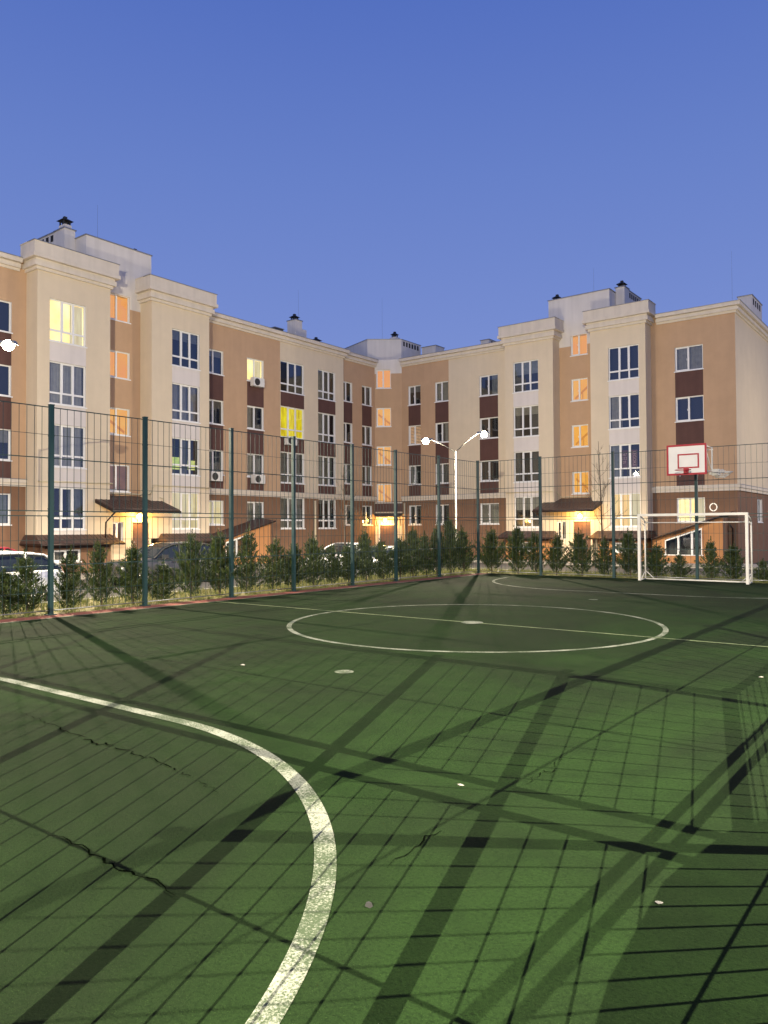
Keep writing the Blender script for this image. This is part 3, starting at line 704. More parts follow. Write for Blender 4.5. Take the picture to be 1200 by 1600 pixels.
ZF = [0.0, 2.96, 5.92, 8.88]
T2, B2 = 3.40, 1.98          # two pane windows, first floor top and bottom
TB, BB = 3.74, 1.74          # big windows
ZB0, ZB1 = 3.74, 4.12        # string course
ZC = 13.80                   # underside of cornice
ZR = 14.36; ZPB = 14.92      # parapet of main wall / bays
def holes_for(cols):
    H = []
    for (u0, u1, kind, looks) in cols:
        for k in range(4):
            if looks[k] is None: continue
            a, c = (B2, T2) if kind == 'two' else (BB, TB)
            H.append((u0, u1, a+ZF[k], c+ZF[k]))
    return H
def put(F, off, cols):
    for (u0, u1, kind, looks) in cols:
        for k in range(4):
            if looks[k] is None: continue
            a, c = (B2, T2) if kind == 'two' else (BB, TB)
            window(F, off, u0, a+ZF[k], u1-u0, c-a, kind, looks[k])
def main_fn(cols, top, span=M['brown']):
    def fn(u, z):
        if z < 3.74: return M['base']
        for (u0, u1, kind, looks) in cols:
            if u0 < u < u1 and z < (T2 if kind == 'two' else TB)+ZF[3]: return span
        return top
    return fn
def bay_fn(cols):
    def fn(u, z):
        for (u0, u1, kind, looks) in cols:
            if u0 < u < u1 and z < TB+ZF[3] and z > 1.0: return M['lilac']
        return M['cream']
    return fn
def D(*a): return list(a)
dk = 'dark'
def wall_panel(F, off, u0, u1, cols, fn, z0=-.55, z1=14.3):
    ex = [c[0] for c in cols]+[c[1] for c in cols]
    wall(F, off, u0, u1, z0, z1, holes_for(cols), fn, extra_u=ex, extra_z=(3.74, 1.0))
    put(F, off, cols)
def cornice(F, off, u0, u1, e0, e1, bay=False):
    """string of mouldings along a wall; e0/e1 = how far it wraps past either end"""
    mb = MB()
    z = ZC
    if bay:
        steps = [(ZC, ZC+.14, .10), (ZC+.14, ZC+.36, .22), (ZC+.36, ZC+.50, .16), (ZC+.50, ZC+.68, .36)]
        for a, c, o in steps: F.box(mb, u0-o*e0, u1+o*e1, off-.3, off+o, a, c, M['trim'])
        F.box(mb, u0-.30*e0, u1+.30*e1, off-.3, off+.30, ZC+.68, ZPB+.12, M['trim'])
        F.box(mb, u0-.34*e0, u1+.34*e1, off-.3, off+.34, ZPB+.12, ZPB+.15, M['flash'])
    else:
        steps = [(ZC, ZC+.12, .08), (ZC+.12, ZC+.32, .20), (ZC+.32, ZC+.36, .14), (ZC+.36, ZC+.56, .34)]
        for a, c, o in steps: F.box(mb, u0-o*e0, u1+o*e1, off-.3, off+o, a, c, M['trim'])
        F.box(mb, u0-.37*e0, u1+.37*e1, off-.3, off+.37, ZC+.56, ZC+.59, M['flash'])
    return build(mb, 'cornice', None, BR)

ST_H = 1.40
def stair(F, off, u0, u1, wu0, wu1, tops, looks, z0=-.55, mtop=M['white_pl']):
    H = [(wu0, wu1, t-ST_H, t) for t in tops]
    wall(F, off, u0, u1, z0, 14.4, H, lambda u, z: mtop if z > 13.35 else (M['orange'] if z > 3.0 else M['cream']), extra_z=(13.35, 3.0))
    for t, l in zip(tops, looks): window(F, off, wu0, t-ST_H, wu1-wu0, ST_H, 'two', l)
def bay(F, u0, u1, col, returns=(True, True)):
    cols = [col]; fn = bay_fn(cols)
    wall_panel(F, 1.0, u0, u1, cols, fn, z0=1.25)
    mb = MB()
    for u, s in ((u0, 0), (u1, 1)):
        q = [F.P(u, 0, 1.25), F.P(u, 1, 1.25), F.P(u, 1, 14.3), F.P(u, 0, 14.3)]
        mb.face(q if s else q[::-1], M['cream'])
    mb.face([F.P(u0, 0, 1.25), F.P(u1, 0, 1.25), F.P(u1, 1, 1.25), F.P(u0, 1, 1.25)], M['cream'])
    F.box(mb, u0, u1, -.3, .72, 14.25, 14.42, M['roofm'])
    build(mb, 'bay_side', None, BR)
    cornice(F, 1.0, u0, u1, 1, 1, True)
    for sd in (0, 1):       # side mouldings of the bay back to the wall
      mb = MB()
      for (a, c, o) in [(ZC, ZC+.14, .10), (ZC+.14, ZC+.36, .22), (ZC+.36, ZC+.50, .16), (ZC+.50, ZC+.68, .36), (ZC+.68, ZPB+.12, .30), (ZPB+.12, ZPB+.15, .34)]:
        if sd == 0: F.box(mb, u0-o, u0+.1, 0.002, .70, a, c, M['trim'])
        else: F.box(mb, u1-.1, u1+o, 0.002, .70, a, c, M['trim'])
      build(mb, 'cornice_return', None, BR)
def annex(F, u0, u1, wu0, wu1, m=M['base'], z=1.25):
    """low basement projection under a bay with its own tiled pent roof and strip window"""
    H = [(wu0, wu1, .22, .78)]
    wall(F, 1.25, u0+.1, u1-.1, -.55, 1.12, H, lambda u, zz: m)
    window(F, 1.25, wu0, .22, wu1-wu0, .56, 'two', 'dark')
    mb = MB()
    for u, s in ((u0+.1, 0), (u1-.1, 1)):
        q = [F.P(u, 0, -.55), F.P(u, 1.25, -.55), F.P(u, 1.25, 1.12), F.P(u, 0, 1.12)]
        mb.face(q if s else q[::-1], m)
    F.box(mb, u0+.3, u1-.3, 1.25, 1.40, .86, .98, M['dkbrown'])
    build(mb, 'basement_wall', None, BR)
    mb = MB(); e = .28
    top = [F.P(u0-.05, .0, z+.24), F.P(u1+.05, .0, z+.24), F.P(u1+.05, 1.02, z+.24), F.P(u0-.05, 1.02, z+.24)]
    bot = [F.P(u0-e, 0, z-.16), F.P(u1+e, 0, z-.16), F.P(u1+e, 1.85, z-.16), F.P(u0-e, 1.85, z-.16)]
    bb = [F.P(u0-e, 0, z-.24), F.P(u1+e, 0, z-.24), F.P(u1+e, 1.85, z-.24), F.P(u0-e, 1.85, z-.24)]
    mb.face([bot[3], bot[2], top[2], top[3]], M['tile']); mb.face([bot[0], bot[3], top[3], top[0]], M['tile']); mb.face([bot[2], bot[1], top[1], top[2]], M['tile'])
    mb.face([top[0], top[3], top[2], top[1]], M['tile'])
    for i, j in ((3, 2), (0, 3), (2, 1)): mb.face([bb[i], bb[j], bot[j], bot[i]], M['dkbrown'])
    mb.face([bb[0], bb[1], bb[2], bb[3]], M['dkbrown'])
    n = int((u1-u0+.5)/.22)      # standing seams of the sheet roof
    for k in range(1, n):
        u = u0-e+.1+k*(u1-u0+2*e-.2)/n
        a_ = F.P(u, 1.84, z-.155); c_ = F.P(min(max(u, u0), u1), 1.03, z+.245); mb.tube([a_, c_], .014, 4, M['tile'])
    gz = z-.22; mb.tube([F.P(u0-e, 1.90, gz), F.P(u1+e, 1.90, gz)], .05, 8, M['dkbrown'])
    build(mb, 'pent_roof', None, BR)
def shed(F, u0, u1, dep, zl, zh, wins, endwin=None):
    """sloping basement stair enclosure, low at u0 and high at u1"""
    f = lambda u: zl+(zh-zl)*(u-u0)/(u1-u0)
    mb = MB(); W0, W1 = wins[0], wins[-1]; sill = 0.12
    def q(a, c, za0, za1, zb0, zb1, m): mb.face([F.P(a, dep, za0), F.P(c, dep, zb0), F.P(c, dep, zb1), F.P(a, dep, za1)], m)
    m = M['terr']
    q(u0, W0, -.55, f(u0), -.55, f(W0), m); q(W1, u1, -.55, f(W1), -.55, f(u1), m); q(W0, W1, -.55, sill, -.55, sill, m)
    q(W0, W1, f(W0)-.22, f(W0), f(W1)-.22, f(W1), m)
    mb.face([F.P(u1, dep, -.55), F.P(u1, 0, -.55), F.P(u1, 0, f(u1)), F.P(u1, dep, f(u1))], M['base'])
    build(mb, 'basement_stair_wall', None, BR)
    b = MB(); t = .05                                 # trapezoid window with sloping head
    for k in range(len(wins)):
        a = wins[k]; b.box((a-.055, dep-.10, sill), (a+.055, dep-.02, f(a)-.24), None, T=F.P)
    b.box((W0-.06, dep-.10, sill-.05), (W1+.06, dep+.03, sill), None, T=F.P)
    g = MB()
    for k in range(len(wins)-1):
        a, c = wins[k]+.055, wins[k+1]-.055
        b.grid([F.P(a, dep-.1, f(a)-.32), F.P(c, dep-.1, f(c)-.32), F.P(c, dep-.02, f(c)-.32), F.P(a, dep-.02, f(a)-.32), F.P(a, dep-.1, f(a)-.24), F.P(c, dep-.1, f(c)-.24), F.P(c, dep-.02, f(c)-.24), F.P(a, dep-.02, f(a)-.24)],
               [(0,3,2,1),(4,5,6,7),(0,1,5,4),(1,2,6,5),(2,3,7,6),(3,0,4,7)])
        g.face([F.P(a, dep-.06, sill), F.P(c, dep-.06, sill), F.P(c, dep-.06, f(c)-.30), F.P(a, dep-.06, f(a)-.30)])
    o = build(b, 'window', M['upvc'], BR); build(g, 'pane', M['glass'], o, False)
    o2 = o
    d = MB(); d.face([F.P(W0, dep-.35, -.3), F.P(W1, dep-.35, -.3), F.P(W1, dep-.35, f(W1)), F.P(W0, dep-.35, f(W0))]); build(d, 'room', M['dark'], o, False)
    for ch in o.children: ch.matrix_parent_inverse = Matrix.Identity(4)
    # roof slab
    r = MB(); e = .22; z0_, z1_ = f(u0)+.02, f(u1+e)+.02
    lo = [F.P(u0, 0, z0_+.16), F.P(u1+e, 0, z1_+.16), F.P(u1+e, dep+e, z1_-.02), F.P(u0, dep+e, z0_-.02)]
    hi = [(p[0], p[1], p[2]+.07) for p in lo]
    r.prism(lo, hi, M['tile'])
    r.tube([F.P(u0, dep+e+.02, z0_), F.P(u1+e, dep+e+.02, z1_)], .045, 6, M['dkbrown'])
    build(r, 'stair_roof', None, BR)
def canopy(F, u0, u1, r0, r1, z=2.68):
    mb = MB()
    a = [F.P(u0, 2.5, z), F.P(u1, 2.5, z), F.P(u1, 1.01, z+.48), F.P(u0, 1.01, z+.48)]
    hi = [(p[0], p[1], p[2]+.06) for p in a]; mb.prism(a, hi, M['tile'])
    k = [F.P(r0+.01, 1.01, z+.54), F.P(r1-.01, 1.01, z+.54), F.P(r1-.01, .01, z+.80), F.P(r0+.01, .01, z+.80)]
    mb.prism([(p[0], p[1], p[2]-.05) for p in k], k, M['tile'])
    F.box(mb, u0, u1, 2.46, 2.53, z-.13, z+.05, M['dkbrown'])
    for uu in (u0, u1-.06): mb.grid([F.P(uu, 1.01, z+.36), F.P(uu+.06, 1.01, z+.36), F.P(uu+.06, 2.46, z-.10), F.P(uu, 2.46, z-.10), F.P(uu, 1.01, z+.5), F.P(uu+.06, 1.01, z+.5), F.P(uu+.06, 2.46, z+.03), F.P(uu, 2.46, z+.03)],
                                    [(0,3,2,1),(4,5,6,7),(0,1,5,4),(1,2,6,5),(2,3,7,6),(3,0,4,7)], M['dkbrown'])
    n = 14
    for i in range(n+1):
        u = u0+.05+(u1-u0-.1)*i/n; mb.tube([F.P(u, 2.49, z+.07), F.P(u, 1.02, z+.55)], .013, 4, M['tile'])
    mb.tube([F.P(u0-.02, 2.58, z-.06), F.P(u1+.02, 2.58, z-.06)], .06, 8, M['dkbrown'])
    mb.tube([F.P(u0+.15, 2.55, z-.10), F.P(u0+.15, 2.2, z-.3), F.P(u0+.12, 1.75, z-.62), F.P(u0+.12, 1.72, z-1.35)], .035, 8, M['dkbrown'])
    build(mb, 'entrance_canopy', None, BR)
def vestibule(F, u0, u1, d0, d1, w0, w1, off=.97):
    H = [(d0, d1, -.30, 2.08), (w0, w1, .95, 2.1)]
    wall(F, off, u0, u1, -.55, 3.12, H, lambda u, z: M['cream'], name='entrance_wall')
    window(F, off, w0, .95, w1-w0, 1.15, 'three' if w1-w0 > .8 else 'two', 'l_dim' if F is FL else 'dark', False)
    b = MB(); F.box(b, d0+.03, d1-.03, off-.16, off-.10, -.28, 2.04)
    for a_, c_ in ((.12, .95), (1.1, 1.9)):
        F.box(b, d0+.14, d1-.14, off-.10, off-.085, a_, c_)
    o = build(b, 'entrance_door', M['doorm'], BR)
    h = MB(); hp = F.P(d1-.16, off-.06, .95); h.tube([hp, (hp[0], hp[1], hp[2]+.25)], .015, 6)
    build(h, 'handle', M['galv'], o, False)
    for ch in o.children: ch.matrix_parent_inverse = Matrix.Identity(4)
    b = MB(); F.box(b, d0-.5, d1+.5, off, off+1.4, -.5, -.36); F.box(b, d0-.3, d1+.3, off, off+.9, -.36, -.30); build(b, 'entrance_step', M['pave'], BR)

def plain(F, off, u0, u1, cols, top): wall_panel(F, off, u0, u1, cols, main_fn(cols, top))
# ---- left wing
cA = [(7.2, 8.6, 'two', D(dk, dk, dk, dk)), (11.6, 13.0, 'two', D(dk, dk, dk, dk)), (15.95, 17.35, 'two', D(dk, dk, dk, dk))]
plain(FL, 0, 2, 18.05, cA, M['orange'])
bay(FL, 18.05, 21.82, (18.65, 20.5, 'big', D(dk, 'veil', 'veil', 'l_white')))
stair(FL, 0, 21.82, 24.27, 22.2, 23.62, (5.1, 8.05, 11.03, 14.03), ('l_dim', 'l_stairlow', 'l_stair', 'l_stair'))
bay(FL, 24.27, 28.1, (25.57, 27.43, 'big', D('l_pale', 'low', 'veil', dk)))
cB = [(28.62, 29.99, 'two', D('l_pale', dk, dk, dk)), (31.87, 33.26, 'two', D(dk, dk, dk, 'l_white'))]
plain(FL, 0, 28.1, 34.70, cB, M['orange'])
cC = [(34.74, 36.93, 'big', D(dk, dk, 'l_yellow', dk)), (38.31, 40.1, 'big', D(dk, dk, dk, dk))]
plain(FL, 0, 34.70, 40.98, cC, M['cream'])
mb = MB()
for u, s in ((40.98, 1),):
    for z0, z1, m in ((-.55, 3.74, M['base']), (3.74, 14.3, M['cream'])):
        q = [FL.P(u, -.3, z0), FL.P(u, 0, z0), FL.P(u, 0, z1), FL.P(u, -.3, z1)]; mb.face(q if s else q[::-1], m)
build(mb, 'wall_return', None, BR)
cD = [(41.15, 42.30, 'two', D(dk, dk, dk, dk)), (43.42, 44.55, 'two', D(dk, dk, dk, dk))]
plain(FL, -.3, 40.98, 44.95, cD, M['orange'])
for (F, a, c, off, e0, e1) in ((FL, 2, 18.05-.36, 0, 1, 0), (FL, 28.1+.36, 40.98, 0, 0, 1), (FL, 40.98+.38, 44.95, -.3, 0, 0)):
    cornice(F, off, a, c, e0, e1)
# ---- chamfered corner with its stairwell
stair(FC, 0, 0, CL, .12, 1.22, (5.05, 7.87, 10.77, 13.66), ('l_stairlow', 'l_stairlow', 'l_stairlow', 'l_stair'))
# ---- right wing
cE = [(-32.94, -31.84, 'two', D(dk, dk, 'l_blind', dk)), (-30.55, -29.42, 'two', D(dk, dk, dk, dk))]
plain(FR, 0, -33.55, -29.38, cE, M['orange'])
cF = [(-26.86, -25.40, 'two', D(dk, dk, dk, dk))]
plain(FR, 0, -29.38, -24.31, cF, M['cream'])
bay(FR, -24.31, -20.87, (-23.70, -21.90, 'big', D(dk, dk, dk, dk)))
stair(FR, 0, -20.87, -18.38, -20.08, -18.98, (5.26, 8.24, 11.2, 14.12), ('l_stairlow', 'l_stairlow', 'l_stairlow', 'l_stair'))
bay(FR, -18.38, -14.97, (-17.23, -15.38, 'big', D('l_cream', dk, dk, dk)))
cG = [(-13.58, -12.0, 'two', D('l_white', dk, dk, dk))]
plain(FR, 0, -14.97, -10.25, cG, M['orange'])
FS = Facade(-10.25, 0, 90)
cS = [(51.0, 52.4, 'two', D(dk, None, None, None)), (55.5, 56.9, 'two', D(dk, None, None, None))]
wall(FS, 0, 46, 59, -.55, 14.3, [(51.0, 52.4, B2, T2), (55.5, 56.9, B2, T2)], lambda u, z: M['base'] if z < 3.74 else M['cream'], extra_z=(3.74,))
window(FS, 0, 51.0, B2, 1.4, T2-B2, 'two'); window(FS, 0, 55.5, B2, 1.4, T2-B2, 'two')
cornice(FR, 0, -33.55, -24.31-.36, 0, 0); cornice(FR, 0, -14.97+.36, -10.25, 0, 1); cornice(FS, 0, 46.3, 59, 0, 1)
# string courses
def course(F, off, a, c, e0=0, e1=0):
    mb = MB(); F.box(mb, a-.10*e0, c+.10*e1, off-.02, off+.10, ZB0, ZB0+.17, M['trim']); F.box(mb, a-.17*e0, c+.17*e1, off-.02, off+.17, ZB0+.17, ZB1-.05, M['trim'])
    F.box(mb, a-.19*e0, c+.19*e1, off-.02, off+.19, ZB1-.05, ZB1-.02, M['flash']); build(mb, 'string_course', None, BR)
course(FL, 0, 2, 18.04); course(FL, 0, 28.11, 40.98, 0, 1); course(FL, -.3, 41.2, 44.95)
course(FR, 0, -33.55, -24.32); course(FR, 0, -14.96, -10.25, 0, 1); course(FS, 0, 46.2, 59)
# annexes, sheds, entrances
annex(FL, 18.05, 21.82, 18.75, 20.1); annex(FL, 24.9, 28.1, 25.7, 27.0); annex(FR, -24.31, -20.87, -23.7, -22.3, M['terr']); annex(FR, -18.0, -14.97, -16.9, -15.3, M['terr'])
shed(FL, 28.35, 32.6, 1.25, 1.0, 2.1, (29.1, 29.95, 30.8)); shed(FR, -14.6, -10.75, 1.3, .95, 2.25, (-13.9, -13.15, -12.4, -11.85))
canopy(FL, 21.0, 24.9, 21.82, 24.27); canopy(FR, -21.6, -17.7, -20.87, -18.38, 2.78)
vestibule(FL, 21.82, 24.27, 23.15, 24.2, 22.0, 22.62); vestibule(FR, -20.87, -18.38, -19.62, -18.5, -20.75, -20.1)
# corner entrance
b = MB(); FC.box(b, .35, 1.45, .0, .05, -.3, 1.95, M['doorm']); FC.box(b, .28, .35, 0, .08, -.3, 2.02, M['upvc']); FC.box(b, 1.45, 1.52, 0, .08, -.3, 2.02, M['upvc']); FC.box(b, .28, 1.52, 0, .08, 1.95, 2.05, M['upvc'])
build(b, 'entrance_door', None, BR)
b = MB(); b.prism([FC.P(0, .0, 2.72), FC.P(CL, .0, 2.72), FC.P(CL-.1, 1.1, 2.55), FC.P(.1, 1.1, 2.55)], [FC.P(0, 0, 2.86), FC.P(CL, 0, 2.86), FC.P(CL-.1, 1.1, 2.63), FC.P(.1, 1.1, 2.63)], M['tile'])
for u in (.12, CL-.12): b.tube([FC.P(u, 1.0, 2.55), FC.P(u, .5, 2.3), FC.P(u, .05, 1.9)], .03, 6, M['dkbrown'])
build(b, 'corner_canopy', None, BR)
b = MB(); FC.box(b, .0, CL, .001, .05, 2.95, 3.7, M['brown']); FC.box(b, 0, CL, .001, .08, 3.58, 3.66, M['trim']); build(b, 'corner_panel', None, BR)
# pipes
def pipe(pts, r_, m, name='pipe'): b = MB(); b.tube(pts, r_, 6); build(b, name, m, BR)
pipe([FL.P(18.1, 1.05, 3.97), FL.P(21.86, 1.05, 4.03), FL.P(22.05, .9, 4.03), FL.P(22.1, .3, 4.0), FL.P(22.1, .12, 3.58), FL.P(24.1, .12, 3.58), FL.P(24.15, 1.05, 3.6), FL.P(24.4, 1.06, 4.05), FL.P(28.2, 1.06, 4.03)], .035, M['pipe'], 'gas_pipe')
pipe([FR.P(-24.3, 1.05, 4.02), FR.P(-21.0, 1.05, 4.02), FR.P(-20.85, .7, 4.0), FR.P(-20.8, .12, 3.66), FR.P(-18.5, .12, 3.66), FR.P(-18.4, 1.05, 3.9), FR.P(-17.9, 1.06, 4.03)], .035, M['pipe'], 'gas_pipe')
pipe([FL.P(25.0, 1.06, 2.6), FL.P(25.0, 1.06, 3.35), FL.P(24.75, 1.06, 3.4)], .03, M['pipe'], 'gas_pipe')
pipe([FL.P(37.9, .08, -.4), FL.P(37.9, .08, 3.6)], .07, M['pipe'], 'downpipe'); pipe([FR.P(-33.3, .08, -.4), FR.P(-33.3, .08, 3.6)], .07, M['pipe'], 'downpipe')
pipe([FR.P(-10.5, .12, .2), FR.P(-10.5, .12, 1.6), FR.P(-10.6, .3, 1.8)], .05, M['dkbrown'], 'downpipe')
# back walls, roof
b = MB()
b.box((-48, 2, -.55), (-47.8, 59, 14.3), M['cream']); b.box((-47.8, 1.7, -.55), (-35.02, 1.98, 14.3), M['cream']); b.box((-47.8, 58.8, -.55), (-10.27, 59, 14.3), M['cream'])
build(b, 'rear_wall', None, BR)
b = MB(); b.box((-47.8, 2, 13.9), (-35.45, 58.8, 14.15)); b.box((-35.44, 46.45, 13.9), (-10.7, 58.8, 14.15)); build(b, 'roof', M['roofm'], BR)
# roof towers
def vents(mb, F, off, u0, u1, n, z0, z1):
    for k in range(n):
        a = u0+(u1-u0)*(k+.25)/n; F.box(mb, a, a+(u1-u0)/n*.5, off-.02, off+.012, z0, z1, M['dark'])
def cap(mb, x, y, z, s=.26):
    for dx in (-1, 1):
        for dy in (-1, 1): mb.box((x+dx*s*.7-.03, y+dy*s*.7-.03, z), (x+dx*s*.7+.03, y+dy*s*.7+.03, z+.22), M['blackp'])
    mb.box((x-s*.45, y-s*.45, z), (x+s*.45, y+s*.45, z+.18), M['blackp'])
    mb.prism([(x-s*1.3, y-s*1.3, z+.22), (x+s*1.3, y-s*1.3, z+.22), (x+s*1.3, y+s*1.3, z+.22), (x-s*1.3, y+s*1.3, z+.22)], [(x-s*.4, y-s*.4, z+.36), (x+s*.4, y-s*.4, z+.36), (x+s*.4, y+s*.4, z+.36), (x-s*.4, y+s*.4, z+.36)], M['blackp'])
    mb.box((x-.08, y-.08, z+.36), (x+.08, y+.08, z+.46), M['blackp'])
def block(mb, x0, y0, x1, y1, z0, z1, m=None):
    mb.box((x0, y0, z0), (x1, y1, z1), m or M['white_pl']); mb.box((x0-.05, y0-.05, z1), (x1+.05, y1+.05, z1+.05), M['flash'])
b = MB(); block(b, -38.6, 21.1, -35.003, 24.95, 14.0, 16.58); block(b, -36.9, 20.5, -36.0, 21.09, 14.0, 17.0); b.box((-36.75, 20.62, 17.05), (-36.2, 21.0, 17.3), M['white_pl']); cap(b, -36.47, 20.8, 17.3, .24)
cap(b, -36.0, 24.6, 16.63, .22)
block(b, -39.3, 20.5, -36.92, 21.07, 14.0, 16.98)
for k in range(5): b.box((-39.15+k*.46, 20.485, 16.55), (-38.90+k*.46, 20.52, 16.88), M['dark'])
build(b, 'stair_tower', None, BR)
b = MB()
pts = [(-36.35, 45.4), (-34.3, 47.0), (-34.3, 49.6), (-38.6, 49.6), (-39.6, 46.6)]
b.prism([(x, y, 14.0) for x, y in pts], [(x, y, 16.2) for x, y in pts], M['white_pl']); cc = (-36.5, 47.6)
b.prism([(cc[0]+(x-cc[0])*1.02, cc[1]+(y-cc[1])*1.02, 16.2) for x, y in pts], [(cc[0]+(x-cc[0])*1.02, cc[1]+(y-cc[1])*1.02, 16.25) for x, y in pts], M['flash'])
for k in range(6): b.box((-34.32, 47.25+k*.37, 15.75), (-34.285, 47.45+k*.37, 16.1), M['dark'])
b.box((-35.35, 46.95, 16.25), (-34.8, 47.5, 16.5), M['white_pl']); cap(b, -35.07, 47.2, 16.5, .2)
block(b, -33.9, 49.2, -32.6, 50.4, 14.0, 15.9)
build(b, 'stair_tower', None, BR)
b = MB(); block(b, -21.6, 46.003, -17.5, 49.4, 14.0, 16.55); cap(b, -21.25, 46.6, 16.6, .22); block(b, -17.48, 47.0, -16.9, 47.8, 14.0, 16.85); cap(b, -17.2, 47.4, 16.9, .22)
block(b, -17.45, 47.82, -16.95, 50.2, 14.0, 16.8)
for k in range(6): b.box((-16.96, 48.0+k*.36, 16.38), (-16.935, 48.2+k*.36, 16.7), M['dark'])
build(b, 'stair_tower', None, BR)
b = MB(); block(b, -37.5, 37.9, -36.7, 38.55, 14.0, 16.2); b.box((-37.4, 38.56, 14.0), (-36.8, 39.1, 15.7), M['white_pl']); cap(b, -37.1, 38.2, 16.25, .22); build(b, 'chimney', None, BR)
b = MB(); block(b, -38.6, 36.6, -37.4, 37.4, 14.0, 15.5, M['roofm']); build(b, 'roof_hatch', None, BR)
b = MB(); b.box((-37.2, 40.0, 14.0), (-36.7, 40.5, 15.0), M['white_pl']); cap(b, -36.95, 40.25, 15.0, .25); build(b, 'chimney', None, BR)
b = MB(); block(b, -28.4, 48.9, -27.7, 51.2, 14.0, 15.55)
for k in range(5): b.box((-27.72, 49.2+k*.4, 15.15), (-27.685, 49.42+k*.4, 15.48), M['dark'])
build(b, 'chimney', None, BR)
b = MB(); block(b, -11.75, 53.6, -10.9, 56.6, 14.0, 16.75)
for k in range(4): b.box((-10.92, 53.9+k*.62, 16.2), (-10.885, 54.2+k*.62, 16.6), M['dark'])
build(b, 'chimney', None, BR)
b = MB()
for x, y, z0, z1 in ((-36.9, 22.9, 16.6, 19.2), (-36.6, 47.6, 16.2, 20.0), (-37.3, 38.8, 15.6, 18.6), (-19.3, 48, 16.5, 18.8), (-11.5, 51, 15.9, 19)): b.tube([(x, y, z0), (x, y, z1)], [.008, .004], 4)
build(b, 'lightning_rod', M['galv'], BR)
# ring light sign on the brown wall
b = MB(); c = FR.P(-11.53, .06, 2.82)
b.tube([(c[0]+.19*math.cos(2*math.pi*k/24), c[1], c[2]+.21*math.sin(2*math.pi*k/24)) for k in range(25)], .028, 8, cap=False)
tag(build(b, 'ring_sign', M['ringl']), 'white lit ring shaped sign on the brown wall right of the bright window', 'sign')
# posters in the second floor window of the right hand bay
def textmesh(txt, size):
    cu = bpy.data.curves.new('lettering', 'FONT'); cu.body = txt; cu.size = size; cu.align_x = 'CENTER'; cu.extrude = .002
    o = bpy.data.objects.new('lettering', cu); COL.objects.link(o); dg = bpy.context.evaluated_depsgraph_get()
    me = bpy.data.meshes.new_from_object(o.evaluated_get(dg)); bpy.data.objects.remove(o); me.materials.clear(); me.materials.append(M['postxt']); return me
zb = BB+ZF[1]+.53
for (u, w_, txt, vertical, lb) in ((-16.58, .42, '067\n332\n07', False, 'dark red poster with rows of digits in the middle pane of the right bay window'),
                          (-15.98, .40, 'LEGOKE', True, 'dark red banner with letters running downward in the right pane of the right bay window')):
    b = MB(); b.box((0, 0, 0), (w_, .008, 1.05))
    o = build(b, 'poster', M['poster']); o.location = FR.P(u, 1.0-.18, zb+.05); tag(o, lb, 'poster')
    t = link('lettering', textmesh(txt, .34 if vertical else .26), o, False)
    if vertical: t.rotation_euler = (R(90), R(90), 0); t.location = (w_*.32, -.006, .53); t.scale = (.72, .8, 1)
    else: t.rotation_euler = (R(90), 0, 0); t.location = (w_*.5, -.006, .72); t.scale = (.8, .9, 1)

# ------------------------------------------------------------------ air conditioners
ac_list = [((32.05, 32.95), 10.52, 'white air conditioner box under the lit top floor window'),
           ((34.95, 35.85), 7.14, 'white air conditioner under the glowing yellow window'),
           ((28.75, 29.6), 4.52, 'white air conditioner next to the pale bay, low above the string course'),
           ((32.1, 33.0), 4.52, 'white air conditioner low on the ochre wall between pale bay and yellow window')]
for (u0, u1), z, lb in ac_list:
    off = .06
    r = root('air_conditioner', FL.P((u0+u1)/2, off+.2, z), lb, 'air conditioner', 'air conditioners on the left facade')
    b = MB(); FL.box(b, u0, u1, off+.04, off+.34, z, z+.52); FL.box(b, u0+.02, u1-.02, off+.05, off+.33, z+.52, z+.535); build(b, 'casing', M['acbody'], r)
    b = MB(); c = FL.P(u0+.34*(u1-u0), off+.35, z+.26)
    for rr in (.21, .15, .09): b.tube([(c[0], c[1]+rr*math.cos(2*math.pi*k/20), c[2]+rr*math.sin(2*math.pi*k/20)) for k in range(21)], .008, 4, cap=False)
    vs = [(c[0]-.006, c[1]+.22*math.cos(2*math.pi*k/20), c[2]+.22*math.sin(2*math.pi*k/20)) for k in range(20)]; b.face(vs)
    build(b, 'fan_grille', M['acgrill'], r)
    b = MB(); FL.box(b, u0+.1, u0+.14, off, off+.36, z-.04, z-.002); FL.box(b, u1-.14, u1-.10, off, off+.36, z-.04, z-.002); build(b, 'bracket', M['galv'], r)

# ------------------------------------------------------------------ lamps
def plight(name, loc, watts, col, rad, parent=None, spot=None, blend=.12):
    l = bpy.data.lights.new(name, 'SPOT' if spot else 'POINT')
    if spot: l.spot_size = R(spot); l.spot_blend = blend
    l.energy = watts; l.color = col; l.shadow_soft_size = rad
    o = bpy.data.objects.new(name, l); COL.objects.link(o); o.location = loc
    if parent is not None:
        o.parent = parent; o.matrix_parent_inverse = Matrix.Translation(-parent.location)
    return o
def wall_lamp(F, u, off, z, label, watts=80):
    p = F.P(u, off+.16, z); r = root('wall_lamp', p, label, 'lamp', 'entrance lamps')
    b = MB(); b.sphere((p[0], p[1], p[2]), .15, 14); build(b, 'globe', M['bulb_y'], r)
    b = MB(); F.box(b, u-.06, u+.06, off+.002, off+.03, z-.02, z+.16); b.tube([F.P(u, off+.03, z+.1), F.P(u, off+.14, z+.12), F.P(u, off+.16, z+.075)], .014, 6); build(b, 'bracket', M['dkbrown'], r)
    plight('lamp_light', F.P(u, off+.48, z-.05), watts, (1.0, .54, .12), .07, r)
wall_lamp(FL, 23.45, .98, 2.38, 'glowing yellow lamp over the left building entrance, nearest the grey car', 230)
wall_lamp(FC, .75, .05, 2.32, 'glowing yellow lamp over the door in the inner corner of the building', 240)
